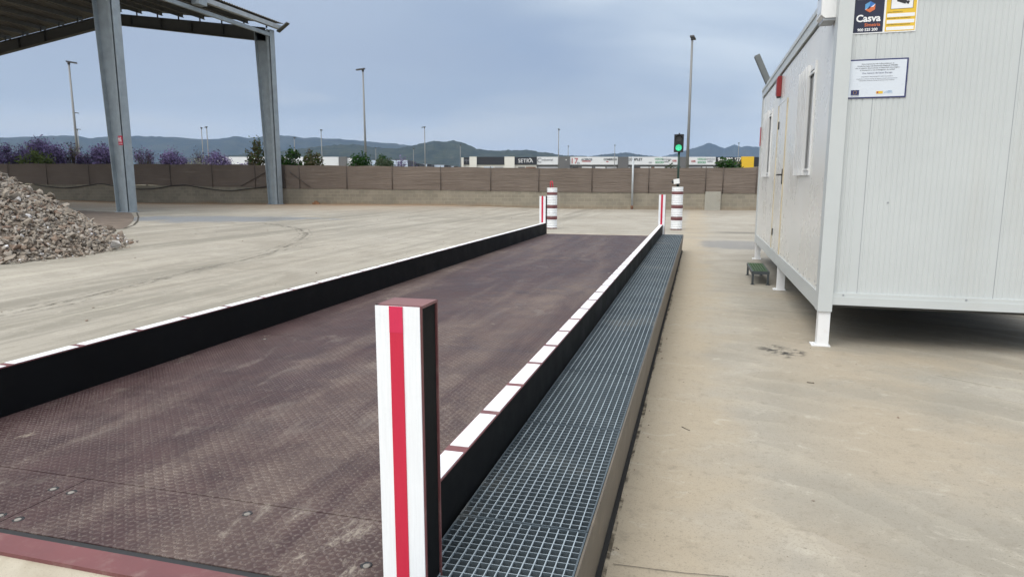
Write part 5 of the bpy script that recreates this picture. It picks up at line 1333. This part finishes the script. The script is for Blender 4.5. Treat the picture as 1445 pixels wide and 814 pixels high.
# ------------------------------------------------------------------ sky, sun, camera
SUN_EL, SUN_AZ = R(56), R(-160)        # azimuth measured from +Y towards +X: the sun stands high on the left, a little behind the camera
w = bpy.data.worlds.new('World'); scn.world = w; w.use_nodes = True
nt = w.node_tree; nt.nodes.clear()
T = NT.__new__(NT); T.t = nt; T.co = None; T.mat = None
out = T.n('ShaderNodeOutputWorld'); bg = T.n('ShaderNodeBackground'); bg.inputs['Strength'].default_value = 0.1
nt.links.new(bg.outputs[0], out.inputs['Surface'])
sky = T.n('ShaderNodeTexSky', sky_type='NISHITA'); sky.sun_disc = False; sky.sun_elevation = SUN_EL; sky.sun_rotation = SUN_AZ; sky.dust_density = 2.0
dirv = T.n('ShaderNodeTexCoord').outputs['Generated']; T.co = dirv
x, y, z = T.sep(dirv)
cr = T.n('ShaderNodeValToRGB'); T.set(cr.inputs[0], T.math('MAXIMUM', z, 0.0))
e = cr.color_ramp.elements
SK = 1.0
stops = [(0.0, (0.36, 0.42, 0.485)), (0.035, (0.37, 0.425, 0.485)), (0.065, (0.33, 0.382, 0.448)), (0.10, (0.255, 0.309, 0.388)), (0.17, (0.238, 0.288, 0.373)), (0.27, (0.262, 0.318, 0.405)), (0.42, (0.40, 0.44, 0.50)), (0.62, (0.78, 0.80, 0.82)), (1.0, (1.20, 1.21, 1.21))]
e[0].position = 0; e[0].color = (*stops[0][1], 1); e[1].position = 1; e[1].color = (*stops[-1][1], 1)
for p, c in stops[1:-1]:
    q = e.new(p); q.color = (*c, 1)
base = cr.outputs[0]
zz = T.math('ADD', T.math('MAXIMUM', z, 0.0), 0.22)
pv = T.comb(T.math('DIVIDE', x, zz), T.math('DIVIDE', y, zz), 0)
cl = T.noise(0.7, 5, 0.5, T.mapping(scale=(0.75, 1.1, 1), rot=(0, 0, 0.5), vec=pv), 0.7)
band = T.noise(1.0, 5, 0.55, T.mapping(scale=(2.0, 2.0, 16), vec=dirv), 0.4)
# a brighter break in the cloud high over the yard, and added brightness in the unseen overcast behind the camera, lighting front faces
def lobe(az, el, lo, hi):
    L = (math.sin(R(az)) * math.cos(R(el)), math.cos(R(az)) * math.cos(R(el)), math.sin(R(el)))
    dp = T.n('ShaderNodeVectorMath', operation='DOT_PRODUCT'); T.set(dp.inputs[0], dirv); dp.inputs[1].default_value = L
    return T.ramp(T.math('ADD', dp.outputs['Value'], T.math('MULTIPLY', T.math('SUBTRACT', cl, 0.5), 0.10)), math.cos(R(lo)), math.cos(R(hi)))
c = T.mix(T.math('MULTIPLY', lobe(4, 24, 24, 5), 0.9), base, (0.47, 0.53, 0.58))
c = T.mix(T.math('MULTIPLY', lobe(-160, 45, 80, 25), 0.8), c, (1.08, 1.11, 1.12))
c = T.mix(T.ramp(cl, 0.36, 0.70, 0, 0.5), c, T.mix(1.0, c, (1.28, 1.22, 1.15), 'MULTIPLY'))
c = T.mix(T.math('MULTIPLY', T.ramp(band, 0.42, 0.62, 0, 0.8), T.math('MULTIPLY', T.ramp(z, 0.17, 0.06), T.ramp(x, 0.05, -0.5, 0.25, 1.0))), c, (0.40, 0.425, 0.445))
c = T.mix(T.math('MULTIPLY', T.ramp(cl, 0.5, 0.28, 0, 0.45), T.ramp(z, 0.05, 0.2)), c, (0.19, 0.255, 0.37))
c10 = T.mix(1.0, c, (10, 10, 10), 'MULTIPLY')
nt.links.new(T.mix(0.92, sky.outputs[0], c10), bg.inputs['Color'])

sl = bpy.data.lights.new('sun', 'SUN'); sl.energy = 1.15; sl.angle = R(45); sl.color = (1.0, 0.95, 0.88)
so = bpy.data.objects.new('sun', sl); col.objects.link(so)
dv = Vector((math.sin(SUN_AZ) * math.cos(SUN_EL), math.cos(SUN_AZ) * math.cos(SUN_EL), math.sin(SUN_EL)))
so.rotation_euler = (-dv).to_track_quat('-Z', 'Y').to_euler(); so.location = dv * 50

cd = bpy.data.cameras.new('camera'); cd.sensor_width = 36; cd.lens = 950 / 1445 * 36; cd.clip_start = 0.05; cd.clip_end = 40000
co = bpy.data.objects.new('camera', cd); col.objects.link(co)
co.location = (0, 0, 1.5); co.rotation_euler = (R(90 - 8.9726), 0, R(15.4047))
scn.camera = co
scn.view_settings.view_transform = 'Standard'; scn.view_settings.look = 'None'; scn.view_settings.exposure = 0.68; scn.view_settings.gamma = 1
scn.cycles.max_bounces = 8
